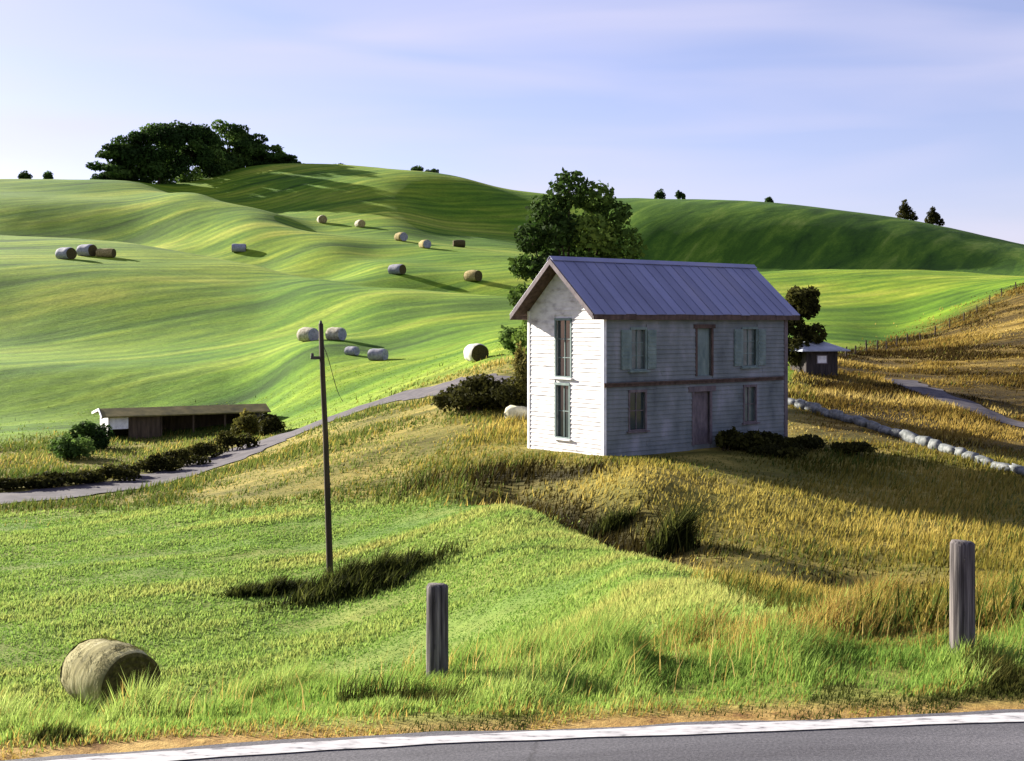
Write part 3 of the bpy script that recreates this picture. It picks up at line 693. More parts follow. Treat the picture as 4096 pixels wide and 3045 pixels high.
def small_shed():
    x, y = PX(806, 88)
    o = thing('small_shed', 'small dark wooden shed with pale tin roof beside the farmhouse', 'shed', (x, y, gh(x + 1, y + 1) - 0.1), R(16))
    L, W, H = 2.9, 2.6, 2.0
    m = MB(); m.box(0, L, 0, 0.1, 0, H); m.box(0, L, W-0.1, W, 0, H); m.box(0, 0.1, 0.101, W-0.101, 0, H); m.box(L-0.1, L, 0.101, W-0.101, 0, H); m.build('wall', 'shed_dark', o)
    for k in range(9):
        if 2 <= k <= 5: continue
        m = MB(); m.box(0.01+k*0.322, 0.01+k*0.322+0.305, -0.03, -0.002, 0.0, H-0.04); m.build('plank', 'shed_dark', o)
    m = MB(); m.box(0.95, 1.95, -0.05, -0.003, 0.95, 1.03); m.box(0.95, 1.95, -0.05, -0.003, 1.62, 1.70); m.box(0.95, 1.03, -0.05, -0.003, 1.03, 1.62); m.box(1.87, 1.95, -0.05, -0.003, 1.03, 1.62)
    w = m.build('window', 'purple_wood', o)
    m = MB(); m.box(1.03, 1.87, -0.028, -0.012, 1.03, 1.62); m.build('pane', 'trim_white', w)
    # hipped roof
    e = 0.75
    b = [(-e,-e,H),(L+e,-e,H),(L+e,W+e,H),(-e,W+e,H)]; t = [(0.7,W/2,H+0.85),(L-0.7,W/2,H+0.85)]
    m = MB(); m.add(b + [(p[0],p[1],p[2]+0.08) for p in b] + t, [(3,2,1,0),(0,1,5,4),(1,2,6,5),(2,3,7,6),(3,0,4,7),(4,5,9,8),(5,6,9),(6,7,8,9),(7,4,8)])
    m.build('roof', 'tin_roof', o)
    o.scale = (0.9, 0.9, 0.9)
small_shed()

# ------------------------------------------------------------------ pole and fence posts
def utility_pole():
    x, y = hit(330, 573)
    z = gh(x, y)
    top = -0.07 + 0.05
    h = top - z
    o = thing('utility_pole', 'tall thin dark wooden utility pole leaning slightly in the meadow', 'pole', (x, y, z))
    lx = -0.30
    m = MB(); m.tube([(0.03,0,-0.5),(0,0,0),(lx*0.25,0.02,h*0.28),(lx*0.55+0.02,0,h*0.55),(lx*0.8,0,h*0.8),(lx,0,h)], [0.115,0.110,0.10,0.09,0.084,0.078], 14)
    m.build('shaft', 'pole_wood', o, True)
    m = MB(); m.tube([(lx,0,h-0.02),(lx,0,h+0.10)], [0.055,0.035], 8); m.build('pole_cap', 'iron', o)
    m = MB(); m.box(lx*0.85-0.36, lx*0.85-0.05, -0.06, 0.06, h-1.16, h-1.06); m.build('bracket', 'iron', o)
    m = MB(); m.tube([(lx*0.85-0.32,0,h-1.12),(lx*0.85-0.32,0,h-0.96)], [0.06,0.045], 8); m.build('insulator', 'iron', o)
    pts = [(lx + 0.10 + 0.62*t**1.2, 0.02, h - 0.75 - 1.75*t + 0.12*math.sin(t*6)) for t in np.linspace(0, 1, 12)]
    m = MB(); m.tube(pts, 0.011, 6); m.build('loose_cable', 'pole_wood', o)
utility_pole()
def fence_post(px, d, top_y, dia, label, seed):
    x = (px - 512) / F * d; z = gh(x, d); top = (HY - top_y) / F * d
    o = thing('fence_post', label, 'fence post', (x, d, z), 0, 'round fence posts on the road bank')
    rnd = random.Random(seed); k = 28; m = MB(); h = top - z
    rings = []; zs = [-0.35, 0.0, 0.15*h, 0.3*h, 0.45*h, 0.6*h, 0.75*h, 0.9*h, h-0.018, h]
    ph = [rnd.uniform(0, 6.28) for _ in range(5)]
    crack = [rnd.uniform(0, 6.28) for _ in range(6)]
    vs = []
    for i, zz in enumerate(zs):
        rr = dia / 2 * (1.04 - 0.05 * i / len(zs))
        if i == len(zs) - 1: rr -= 0.012
        for j in range(k):
            a = 2*math.pi*j/k
            r = rr * (1 + 0.018*math.sin(2*a+ph[0]) + 0.012*math.sin(3*a+ph[1]+zz) + 0.008*math.sin(5*a+ph[2]))
            for c in crack:
                da = (a - c + math.pi) % (2*math.pi) - math.pi
                if abs(da) < 0.12: r -= 0.006
            vs.append((r*math.cos(a), r*math.sin(a), zz + 0.006*math.sin(a+ph[3]) * (i == len(zs)-1)))
    fs = []
    for i in range(len(zs)-1):
        for j in range(k): fs.append((i*k+j, i*k+(j+1)%k, (i+1)*k+(j+1)%k, (i+1)*k+j))
    n0 = len(vs); vs.append((0, 0, h-0.004))
    fs += [((len(zs)-1)*k+j, (len(zs)-1)*k+(j+1)%k, n0) for j in range(k)]
    m.add(vs, fs); m.build('shaft', 'post_wood', o, True)
    for zz in (h*0.86, h*0.42):
        a = R(-100); rr = dia/2
        q = MB(); q.tube([(rr*math.cos(a)*0.97, rr*math.sin(a)*0.97, zz-0.018), (rr*math.cos(a)*1.10, rr*math.sin(a)*1.10, zz), (rr*math.cos(a)*0.97, rr*math.sin(a)*0.97, zz+0.018)], 0.003, 6)
        q.build('staple', 'iron', o)
fence_post(437.5, 8.75, 584, 0.158, 'round weathered fence post at the road bank in front of the meadow', 3)
fence_post(962.5, 8.35, 541, 0.163, 'taller round weathered fence post standing before the golden grass on the right', 8)

# ------------------------------------------------------------------ hay bales
def hay_bale(px, py, dia, width, rz, label, mat='hay', endmat='hay_end', straw=False, dmin=9, squash=0.94, fixed=None):
    if fixed: x, y = fixed
    else: x, y = hit(px, py, dmin)
    z = gh(x, y)
    slope = (gh(x + 0.8, y) - gh(x - 0.8, y)) / 1.6
    rnd = random.Random(int(px * 7 + py))
    o = thing('hay_bale', label, 'hay bale', (x, y, z - 0.04*dia), rz, 'round hay bales in the fields')
    k, nx = 32, 9; r = dia/2; vs = []; fs = []
    ph = [rnd.uniform(0, 6.28) for _ in range(6)]
    for i in range(nx):
        t = i/(nx-1)*2-1
        edge = 1 - 0.11 * abs(t)**5
        for j in range(k):
            a = 2*math.pi*j/k
            rr = r * edge * (1 + 0.012*math.sin(4*a+ph[0]+t) + 0.010*math.sin(7*a+ph[1]-2*t) + rnd.uniform(-0.018, 0.018) + 0.025*math.sin(3*t+ph[2]))
            zz = rr*math.sin(a)
            if zz < -0.80*r: zz = -0.80*r + (zz+0.80*r)*0.25
            vs.append((t*width/2, rr*math.cos(a)*1.02, (zz + r*0.86)*squash))
    for i in range(nx-1):
        for j in range(k): fs.append((i*k+j, i*k+(j+1)%k, (i+1)*k+(j+1)%k, (i+1)*k+j))
    m = MB(); m.add(vs, fs); m.build('roll', mat, o, True)
    for s in (-1, 1):               # spiral ends, slightly domed, coil by coil
        vs = []; fs = []; nr = 9
        base = 0 if s < 0 else (nx-1)
        for q in range(nr):
            f = 1 - q/nr
            for j in range(k):
                a = 2*math.pi*j/k
                rr = r * 0.90 * f * (1 + 0.012*math.sin(4*a+ph[0]))
                zz = rr*math.sin(a)
                if zz < -0.80*r: zz = -0.80*r + (zz+0.80*r)*0.25
                vs.append((s*(width/2 + (0.0 if q == 0 else 0.02 + 0.018*((q % 2)) + rnd.uniform(-0.008, 0.008))), rr*math.cos(a)*1.02, (zz + r*0.86)*squash))
        for q in range(nr-1):
            for j in range(k):
                c = (q*k+j, q*k+(j+1)%k, (q+1)*k+(j+1)%k, (q+1)*k+j); fs.append(c if s > 0 else c[::-1])
        fs.append(tuple((nr-1)*k + j for j in range(k)) if s > 0 else tuple((nr-1)*k + j for j in range(k-1, -1, -1)))
        m = MB(); m.add(vs, fs); m.build('bale_end', endmat, o, False)
    if straw:                       # loose wisps standing off the roll
        N = 2600; P = []; T = []
        for i in range(N):
            t = rnd.uniform(-1, 1); a = rnd.uniform(-0.5, math.pi+0.5)
            p = Vector((t*width/2, r*math.cos(a)*1.0, (r*math.sin(a) + r*0.86)*squash))
            nrm = Vector((0, math.cos(a), math.sin(a)))
            tg = Vector((rnd.uniform(-0.5, 0.5), -math.sin(a), math.cos(a)))
            if rnd.random() < 0.5: tg.y *= -1; tg.z *= -1
            e = p + tg.normalized()*rnd.uniform(0.05, 0.16) + nrm*rnd.uniform(0.005, 0.05)
            w = Vector((0.004, 0, 0.003))
            b0 = len(P); P += [p - w, p + w, e]; T.append((b0, b0+1, b0+2))
        m = MB(); m.v = [tuple(p) for p in P]; m.f = T
        q = m.build('loose_straw', mat, o); q['kind'] = 'stuff'
    return o
hay_bale(110, 701, 1.60, 1.85, R(-42), 'large round hay bale half hidden by roadside grass in the meadow', 'green_hay', straw=True, dmin=20)
B = [  # px, base row, diameter, width, rotation, materials, label
 (308, 341, 1.75, 1.8, -38, 'pale_hay', 'grey_hay', 'pale bale just left of the utility pole top'),
 (336, 340, 1.60, 1.7, -30, 'pale_hay', 'grey_hay', 'pale bale just right of the utility pole top'),
 (352, 355, 1.0, 1.2, -30, 'grey_hay', 'grey_hay', 'smallest grey bale right of the pole, left of a larger grey bale'),
 (378, 360, 1.3, 1.6, -25, 'grey_hay', 'grey_hay', 'larger grey bale right of the pole casting a long shadow'),
 (397, 274, 2.0, 2.6, -35, 'grey_hay', 'hay_end', 'dark grey bale low on the hill between two crests'),
 (473, 281, 2.2, 2.5, -40, 'hay', 'hay_end', 'tan bale with dark end nearest the green bush by the farmhouse roof'),
 (401, 241, 2.3, 2.3, -50, 'hay', 'grey_hay', 'grey and tan bale, third from the left in the row on the far slope'),
 (425, 248, 2.1, 2.2, -60, 'hay', 'grey_hay', 'grey tan bale, fourth from the left in the row on the far slope'),
 (459, 247, 1.9, 2.6, 10, 'hay_end', 'hay_end', 'dark brown bale, rightmost in the row on the far slope'),
 (322, 223, 2.3, 2.2, -70, 'pale_hay', 'hay', 'cream lit bale, leftmost in the row on the far slope'),
 (360, 227, 2.1, 2.3, -60, 'pale_hay', 'hay', 'cream lit bale, second from the left in the row on the far slope'),
 (239, 252, 2.0, 2.8, 8, 'grey_hay', 'hay_end', 'lone grey bale on the middle of the left hillside'),
 (66, 259, 2.2, 2.6, -30, 'grey_hay', 'hay_end', 'leftmost grey bale of the clustered three on the left hillside'),
 (87, 256, 2.3, 2.6, -25, 'grey_hay', 'hay_end', 'middle bale of the clustered three on the left hillside'),
 (106, 257, 1.7, 2.8, -10, 'hay', 'hay_end', 'low brown bale at the right of the clustered three on the left hillside'),
]
for px, py, dia, w, rz, mt, em, lb in B:
    hay_bale(px, py, dia, w, R(rz), lb, mt, em, dmin=75)
x_, y_ = PX(476, 79)
hay_bale(476, 360, 1.68, 1.5, R(-62), 'white topped round bale beside the dark hedge left of the farmhouse', 'white_hay', 'hay_end', fixed=hit(476, 361, 62))

# ------------------------------------------------------------------ foliage
def leaf_mesh(name, lobes, n, size, pal, seed, aspect=0.6, shell=0.55, flat=None, drop=0.0):
    """n small leaf sprays scattered through a set of ellipsoids (cx, cy, cz, rx, ry, rz)"""
    g = np.random.default_rng(seed)
    L = np.array(lobes, float)
    vol = (L[:, 3] * L[:, 4] * L[:, 5]) ** 0.67
    idx = g.choice(len(L), n, p=vol / vol.sum())
    d = g.normal(size=(n, 3)); d /= np.linalg.norm(d, axis=1)[:, None]
    r = shell + (1 - shell) * g.random(n) ** 0.7 + g.normal(size=n) * 0.06
    c = L[idx, :3] + d * L[idx, 3:] * r[:, None]
    # leaf frame: mostly facing outwards and up, with scatter
    nr = d * 0.6 + g.normal(size=(n, 3)) * 0.55 + np.array([0, 0, 0.35]); nr /= np.linalg.norm(nr, axis=1)[:, None]
    a = np.cross(nr, g.normal(size=(n, 3))); a /= np.linalg.norm(a, axis=1)[:, None]
    b = np.cross(nr, a)
    s = size * (0.4 + 1.2 * g.random(n) ** 1.4)[:, None]
    bend = nr * s * 0.25
    v = np.stack([c - a*s, c - b*s*aspect + bend, c + a*s, c + b*s*aspect - bend], 1).reshape(-1, 3)
    t = np.arange(n)[:, None] * 4 + np.array([0, 1, 2, 3])[None, :]
    P = np.array(pal, float)
    lobe_tone = g.random(len(L))
    k = np.clip(lobe_tone[idx] * 0.72 + g.random(n) * 0.28, 0, 0.999) * (len(P) - 1)
    k0 = k.astype(int); f = (k - k0)[:, None]
    col = P[k0] * (1 - f) + P[k0 + 1] * f
    col *= (0.8 + 0.4 * g.random(n))[:, None]
    if flat is not None:
        v[:, 2] = np.maximum(v[:, 2], flat)
    return np_mesh(name, v, t, np.repeat(col, 4, 0))
DARK = [(0.010, 0.020, 0.006), (0.020, 0.042, 0.010), (0.035, 0.070, 0.014), (0.055, 0.100, 0.020)]
GROVE = [(0.012, 0.024, 0.006), (0.026, 0.054, 0.012), (0.050, 0.095, 0.018), (0.120, 0.190, 0.036)]
OAK = [(0.014, 0.026, 0.007), (0.032, 0.062, 0.012), (0.075, 0.125, 0.021), (0.200, 0.280, 0.050)]
BLK = [(0.014, 0.015, 0.004), (0.026, 0.027, 0.007), (0.045, 0.045, 0.010), (0.080, 0.078, 0.018)]
GRN = [(0.030, 0.060, 0.014), (0.060, 0.110, 0.022), (0.090, 0.150, 0.032), (0.13, 0.20, 0.045)]
OLV = [(0.040, 0.042, 0.010), (0.075, 0.075, 0.016), (0.12, 0.11, 0.025), (0.18, 0.155, 0.04)]
def lobes_for(w, h, n, seed, low=0.22, depth=None):
    rnd = random.Random(seed); out = []
    dp = depth or w
    for i in range(n):
        t = rnd.random(); a = rnd.uniform(0, 6.28); rr = math.sqrt(rnd.random()) * 0.75
        zz = rnd.uniform(low, 0.92)
        prof = math.sin(math.pi * min(0.98, 0.18 + 0.78 * zz)) ** 0.7
        out.append((math.cos(a)*rr*w/2*prof, math.sin(a)*rr*dp/2*prof, zz*h, w*rnd.uniform(0.13, 0.22), dp*rnd.uniform(0.13, 0.22), h*rnd.uniform(0.09, 0.16)))
    return out
def tree(px, d, w, h, label, pal, n, size, seed, name='oak_tree', group=None, lobes=None, nl=16, sink=0.0, trunk_r=0.25, loc=None, trunk_h=0.5):
    if loc: x, y = loc
    else: x, y = (px - 512) / F * d, d
    z = gh(x, y) - sink
    o = thing(name, label, 'tree', (x, y, z), 0, group)
    lb = lobes or lobes_for(w, h, nl, seed)
    m = MB(); rnd = random.Random(seed)
    lean = rnd.uniform(-0.2, 0.2)
    m.tube([(0,0,-0.6),(lean*0.2,0,h*0.12),(lean*0.6,0.1,h*0.3),(lean,0.05,h*trunk_h)], [trunk_r*1.35, trunk_r, trunk_r*0.8, trunk_r*0.45], 9)
    m.build('trunk', 'bark', o, True)
    m = MB()
    for q in lb[:9]:
        s = (lean*0.6, 0.08, h*rnd.uniform(0.22, 0.38))
        mid = ((s[0]+q[0])/2 + rnd.uniform(-.3,.3), (s[1]+q[1])/2, (s[2]+q[2])/2 + 0.04*h)
        m.tube([s, mid, q[:3]], [trunk_r*0.45, trunk_r*0.28, trunk_r*0.08], 6)
    m.build('limb', 'bark', o, True)
    link('crown', leaf_mesh('crown', lb, n, size, pal, seed, flat=0.05), 'leaf', o)
    return o
def bush(px, py, w, h, label, pal, n, size, seed, name='bush', dmin=9, loc=None, nl=9, depth=None, group=None, sink=0.08):
    x, y = loc if loc else hit(px, py, dmin)
    o = thing(name, label, 'bush', (x, y, gh(x, y) - sink), 0, group)
    rnd = random.Random(seed); lb = []; dp = depth or w
    for i in range(nl):
        a = rnd.uniform(0, 6.28); rr = math.sqrt(rnd.random())
        hh = h * (0.30 + 0.42 * rnd.random() * (1 - 0.6*rr*rr))
        lb.append((math.cos(a)*rr*w*0.34, math.sin(a)*rr*dp*0.34, hh, w*rnd.uniform(0.14, 0.24), dp*rnd.uniform(0.14, 0.24), min(hh*0.95, h*rnd.uniform(0.22, 0.34))))
    link('crown', leaf_mesh('crown', lb, n, size, pal, seed, shell=0.35, flat=-0.1), 'leaf', o)
    m = MB()
    for q in lb[:6]:
        m.tube([(q[0]*0.2, q[1]*0.2, -0.2), (q[0]*0.6, q[1]*0.6, q[2]*0.45), q[:3]], [0.03*w**0.5, 0.022*w**0.5, 0.008], 5)
    m.build('stem', 'bark', o)
    return o
# the big tree behind the farmhouse: crown heavier on the right, clumped
bl = [(-1.6,-.5,8.6,1.3,1.4,.9),(-.3,-.6,9.6,1.3,1.4,1.0),(1.2,0,9.3,1.4,1.4,.9),(2.3,0,8.4,1.3,1.3,.9),(-2.7,-.6,7.3,1.1,1.3,.8),(-.9,-1.4,7.5,1.4,1.2,.9),(1.0,-1.3,7.5,1.5,1.2,1.0),(2.9,-.3,6.9,1.5,1.4,1.1),
      (-3.0,-.6,5.9,1.1,1.2,.7),(-1.6,-1.5,5.8,1.3,1.2,.8),(.6,-1.6,5.6,1.5,1.2,1.0),(2.6,-.9,5.2,1.6,1.3,1.1),(-3.1,-.4,4.4,1.0,1.2,.7),(-2.0,-1.0,3.6,1.4,1.3,.9),(.1,-1.4,3.9,1.6,1.3,1.0),(2.2,-.8,3.4,1.7,1.4,1.1),(0,1.0,6.5,2.4,1.6,2.4),(1.5,1.2,5.0,2.2,1.6,2.0),(-1.2,1.2,4.2,1.8,1.5,1.6),(-2.7,-.2,2.4,1.2,1.3,.8),(-.6,-.5,2.0,1.6,1.5,1.0)]
TX, TY = PX(574, 76)
bl = [(a*1.02, b, c*1.30, d, e, f*1.2) for a, b, c, d, e, f in bl]
tree(574, 76, 7, 12, 'big leafy oak with gaps in its crown behind the farmhouse roof', OAK, 18500, 0.17, 21, lobes=bl, trunk_r=0.34)
tree(799, 90, 3.8, 6.0, 'dark tree at the right end of the farmhouse above the small shed', BLK, 8000, 0.17, 22, name='dark_tree', trunk_r=0.2, lobes=lobes_for(4.2, 6.2, 26, 23, 0.1))
# grove on the hilltop
grove = [(114, 364, 14, 12.5, 31, 'leftmost dark tree of the hilltop grove'), (135, 366, 15, 17, 32, 'second tree from the left in the hilltop grove'),
         (159, 368, 15, 20.5, 33, 'tallest peaked tree of the hilltop grove'), (186, 378, 16, 19.5, 34, 'tree right of the tallest one in the hilltop grove'),
         (206, 388, 17, 19.0, 35, 'middle tree of the hilltop grove, fifth from the left'), (226, 402, 17, 18.0, 36, 'sixth tree from the left in the hilltop grove'),
         (247, 406, 16, 14.0, 37, 'third tree from the right in the hilltop grove'), (267, 408, 14, 8.8, 38, 'second tree from the right in the hilltop grove'),
         (286, 410, 13, 4.8, 39, 'lowest tree at the right tail of the hilltop grove')]
for px, d, w, h, sd, lb in grove:
    tree(px, d, w * 1.05, h, lb, GROVE, 7500, 0.50, sd, name='grove_tree', group='trees of the hilltop grove', sink=1.2, trunk_r=0.4, lobes=lobes_for(w * 1.15, h, 24, sd, 0.06))
# skyline bushes
for px, d, w, h, sd, lb in [
    (25, 366, 4.2, 4.0, 41, 'round skyline bush, leftmost on the left horizon'), (48, 366, 4.8, 4.0, 42, 'round skyline bush left of the hilltop grove'),
    (340, 412, 6.0, 2.2, 43, 'faint low bush on the skyline right of the grove'),
    (418, 400, 6.5, 3.4, 44, 'left bush of the flat pair on the central skyline'), (432, 400, 6.0, 3.0, 45, 'right bush of the flat pair on the central skyline'),
    (660, 395, 4.6, 4.6, 46, 'left of the two round bushes on the right hill skyline'), (681, 396, 4.2, 4.6, 47, 'right of the two round bushes on the right hill skyline'),
    (769, 396, 4.2, 3.0, 48, 'tiny bush alone on the right hill skyline')]:
    bush(px, 0, w, h, lb, DARK, 900, 0.32, sd, name='skyline_bush', loc=((px-512)/F*d, d), group='bushes along the skyline', sink=0.5)
for px, d, w, h, sd, lb in [(905, 400, 7.0, 7.6, 49, 'taller pointed dark tree at the right skyline'), (933, 402, 6.6, 6.8, 50, 'shorter pointed dark tree at the right skyline')]:
    lb_ = [(0,0,h*.82,w*.14,w*.14,h*.16),(-.06*w,0,h*.6,w*.25,w*.25,h*.18),(.1*w,0,h*.5,w*.28,w*.25,h*.18),(-.12*w,0,h*.3,w*.3,w*.3,h*.2),(.2*w,0,h*.28,w*.32,w*.3,h*.2),(.4*w,0,h*.14,w*.2,w*.2,h*.12)]
    tree(px, d, w, h, lb, BLK, 1500, 0.36, sd, name='pointed_tree', lobes=lb_, sink=0.5, group='pointed trees at the right skyline')
# shrubs around the house, the shed and the lanes
bush(517, 281, 3.4, 2.9, 'loose green bush on the slope left of the farmhouse roof', GRN, 2200, 0.15, 61, dmin=75, loc=PX(517, 93))
bush(466, 395, 4.6, 1.9, 'dark hedge bush at the end of the driveway', BLK, 3600, 0.11, 62, loc=PX(463, 69), name='hedge_bush', group='dark hedge left of the farmhouse')
bush(490, 395, 5.0, 2.1, 'dark hedge bush below the white topped bale', BLK, 3600, 0.11, 63, loc=PX(487, 68), name='hedge_bush', group='dark hedge left of the farmhouse')
bush(515, 395, 4.2, 2.1, 'dark hedge bush against the farmhouse gable corner', BLK, 3600, 0.11, 64, loc=PX(513, 67), name='hedge_bush', group='dark hedge left of the farmhouse')
bush(523, 350, 1.5, 4.4, 'tall olive shrub directly behind the farmhouse gable corner', OLV, 2600, 0.12, 65, loc=PX(523, 68), name='tall_shrub')
for i, (px, py, w, h, lb) in enumerate([(700, 450, 1.8, 1.2, 'dark shrub at the farmhouse front door'), (722, 448, 2.0, 1.35, 'dark shrub right of the farmhouse door'), (745, 446, 2.0, 1.1, 'dark shrub under the right ground floor window'), (768, 446, 1.6, .8, 'low dark shrub near the right corner of the farmhouse')]):
    t = (px - 604) / 182.0; s = [6.4, 7.4, 8.6, 9.9][i]
    lx, ly = s, -[0.9, 1.0, 1.0, 0.9][i]
    bush(px, py, w, h, lb, BLK, 1600, 0.09, 70 + i, loc=(HX + 0.8*lx - 0.6*ly, HYY + 0.6*lx + 0.8*ly), name='foundation_shrub', group='shrubs along the farmhouse wall')
for i, (sx, sy, w, h, lb) in enumerate([(10.9, -1.6, 2.6, 0.85, 'spreading low shrub just right of the farmhouse front corner'), (8.0, -2.4, 2.8, 0.8, 'low shrub in the shaded grass in front of the door shrubs'), (12.6, -3.0, 2.6, 0.7, 'low shrub farthest right in the shaded grass by the farmhouse')]):
    bush(0, 0, w, h, lb, BLK, 1700, 0.08, 76 + i, loc=(HX + 0.8*sx - 0.6*sy, HYY + 0.6*sx + 0.8*sy), name='foundation_shrub', group='shrubs along the farmhouse wall', nl=12)
bush(72, 465, 3.4, 2.2, 'rounded green bush in front of the low shed, left one', GRN, 2600, 0.13, 81, loc=PX(71, 80), group='bushes by the low shed')
bush(88, 450, 3.6, 2.5, 'rounded dark green bush touching the low shed corner', DARK, 2600, 0.13, 82, loc=PX(91, 86), group='bushes by the low shed')
bush(255, 440, 2.6, 2.3, 'brownish bush at the right end of the low shed', OLV, 2400, 0.13, 83, loc=PX(248, 90), group='bushes by the low shed')
bush(272, 440, 2.4, 2.0, 'dark bush at the bend of the driveway', BLK, 2400, 0.13, 84, loc=PX(269, 88), group='bushes by the low shed')
hedge_txt = ['dark scrub by the driveway at the left picture edge', 'second dark scrub bush from the left along the driveway', 'third dark scrub bush from the left along the driveway', 'fourth dark scrub bush from the left along the driveway', 'fifth dark scrub bush from the left along the driveway',
             'sixth dark scrub bush from the left along the driveway', 'seventh dark scrub bush from the left along the driveway', 'dark scrub bush along the driveway, third before the bend', 'dark scrub bush along the driveway, second before the bend', 'dark scrub bush along the driveway nearest its bend']
for i, lb in enumerate(hedge_txt):
    t = i / 9.0; px = 6 + t * 226
    P_ = np.interp(px, [-60, 40, 110, 170, 230, 272], [60, 62.5, 66, 70, 76, 81]) + 2.9
    bush(px, 0, 3.9, [0.9, 0.8, 1.0, 0.85, 1.1, 0.95, 1.3, 1.35, 1.2, 1.6][i], lb, BLK, 1700, 0.09, 90 + i, loc=PX(px, P_), name='scrub_bush', group='scrub row along the driveway', depth=1.5)
# ------------------------------------------------------------------ low stone wall and boundary fence on the right
def rock_mesh(seed, sx, sy, sz):
    rnd = random.Random(seed); m = MB(); k, nr = 9, 6; vs = []
    for i in range(nr):
        f = i/(nr-1); ang = math.pi*f
        for j in range(k):
            a = 2*math.pi*j/k
            q = 1 + rnd.uniform(-0.16, 0.16)
            e = 0.62
            cx = math.copysign(abs(math.cos(ang))**e, math.cos(ang)); rr = abs(math.sin(ang))**e
            vs.append((cx*sx/2*q, rr*math.copysign(abs(math.cos(a))**0.8, math.cos(a))*sy/2*q, rr*math.copysign(abs(math.sin(a))**0.8, math.sin(a))*sz/2*q))
    fs = [(i*k+j, i*k+(j+1)%k, (i+1)*k+(j+1)%k, (i+1)*k+j) for i in range(nr-1) for j in range(k)]
    m.add(vs, fs); return m
def stone_wall():
    pts = resample([PX(770, 72), PX(800, 70), PX(850, 66), PX(900, 62), PX(950, 58), PX(1000, 54.6), PX(1060, 51), PX(1150, 47)], 300)
    o = thing('stone_wall', 'low pale stone wall running down the slope right of the farmhouse', 'wall', (float(pts[0][0]), float(pts[0][1]), gh(*pts[0])))
    rnd = random.Random(4); s = np.concatenate([[0], np.cumsum(np.hypot(*np.diff(pts, axis=0).T))]); pos = 0; i = 0
    while pos < s[-1] - 1:
        ln = rnd.uniform(0.6, 1.5); c = pos + ln/2
        x = np.interp(c, s, pts[:, 0]); y = np.interp(c, s, pts[:, 1])
        x2 = np.interp(c + .3, s, pts[:, 0]); y2 = np.interp(c + .3, s, pts[:, 1])
        z = gh(x, y); z2 = gh(x2, y2)
        for lay in (0,):
            q = rock_mesh(200 + i*2 + lay, ln*1.08, rnd.uniform(0.42, 0.60), rnd.uniform(0.40, 0.66)).build('stone', 'pale_stone', o, True)
            a = math.atan2(y2 - y, x2 - x)
            off = ln*0.35 if lay else 0
            q.location = Vector((x + off*math.cos(a), y + off*math.sin(a), z + 0.20 + rnd.uniform(-.05, .06))) - o.location
            q.rotation_euler = (rnd.uniform(-.1, .1), -math.atan2(z2 - z, math.hypot(x2-x, y2-y)) + rnd.uniform(-.06, .06), a + rnd.uniform(-.08, .08))
        pos += ln; i += 1
stone_wall()
q = rock_mesh(77, 1.15, 0.8, 0.9).build('boulder', 'cream_stone', None, True)
x_, y_ = PX(516, 64.5); q.location = (x_, y_, gh(x_, y_) + 0.28)
tag(q, 'cream boulder beside the dark hedge at the farmhouse gable corner', 'boulder')
def boundary_fence():
    pts = [PX(836, 104), PX(855, 112), PX(872, 118), PX(889, 125), PX(905, 131), PX(922, 136), PX(938, 140), PX(955, 144), PX(975, 149), PX(1000, 156), PX(1030, 163)]
    o = thing('wire_fence', 'wooden post and wire fence between golden slope and green field', 'fence', (pts[0][0], pts[0][1], gh(*pts[0])))
    tops = []; rnd = random.Random(9)
    dense = resample(pts, 17)
    for i, (x, y) in enumerate(dense):
        z = gh(x, y); h = rnd.uniform(0.85, 1.35)
        m = MB(); l_ = rnd.uniform(-.12, .12); m.tube([(0,0,-.3),(l_*.5,0,h*.5),(l_,0,h)], [0.085, 0.08, 0.075], 7)
        p = m.build('post', 'pole_wood', o); p.location = Vector((x, y, z)) - o.location
        tops.append(Vector((x + l_*0.6, y, z + h*0.7)) - o.location)
    for dz in (0.0, -0.45):
        m = MB(); m.tube([t + Vector((0, 0, dz)) for t in tops], 0.012, 5); m.build('wire', 'iron', o)
boundary_fence()

# ------------------------------------------------------------------ grass
def blades(name, x, y, h, w, col, seed, lean=0.35, seg=2, wind=(0.25, -0.05), z0=None):
    g = np.random.default_rng(seed); n = len(x)
    z = ground_h(x, y) - 0.02 if z0 is None else z0
    a = g.random(n) * 2 * np.pi
    wx, wy = np.cos(a) * w / 2, np.sin(a) * w / 2
    la = g.random(n) * 2 * np.pi; lm = lean * h * g.random(n)
    tx = np.cos(la) * lm + wind[0] * h * (0.4 + g.random(n)); ty = np.sin(la) * lm + wind[1] * h
    base = np.stack([x, y, z], 1)
    W = np.stack([wx, wy, np.zeros(n)], 1)
    tip = base + np.stack([tx, ty, h], 1)
    tone = np.ones((n, 1))
    if seg == 1:
        v = np.stack([base - W, base + W, tip], 1).reshape(-1, 3)
        t = np.arange(n)[:, None] * 3 + np.array([[0, 1, 2]])
        c = np.repeat(col, 3, 0)
    else:
        mid = base + np.stack([tx * 0.33, ty * 0.33, h * 0.58], 1)
        v = np.stack([base - W, base + W, mid - W * 0.75, mid + W * 0.75, tip], 1).reshape(-1, 3)
        b = np.arange(n)[:, None] * 5
        t = np.concatenate([b + np.array([[0, 1, 3]]), b + np.array([[0, 3, 2]]), b + np.array([[2, 3, 4]])], 0)
        c = np.repeat(col, 5, 0)
    o = link(name, np_mesh(name, v, t, c), 'grass')
    o['kind'] = 'stuff'
    return o
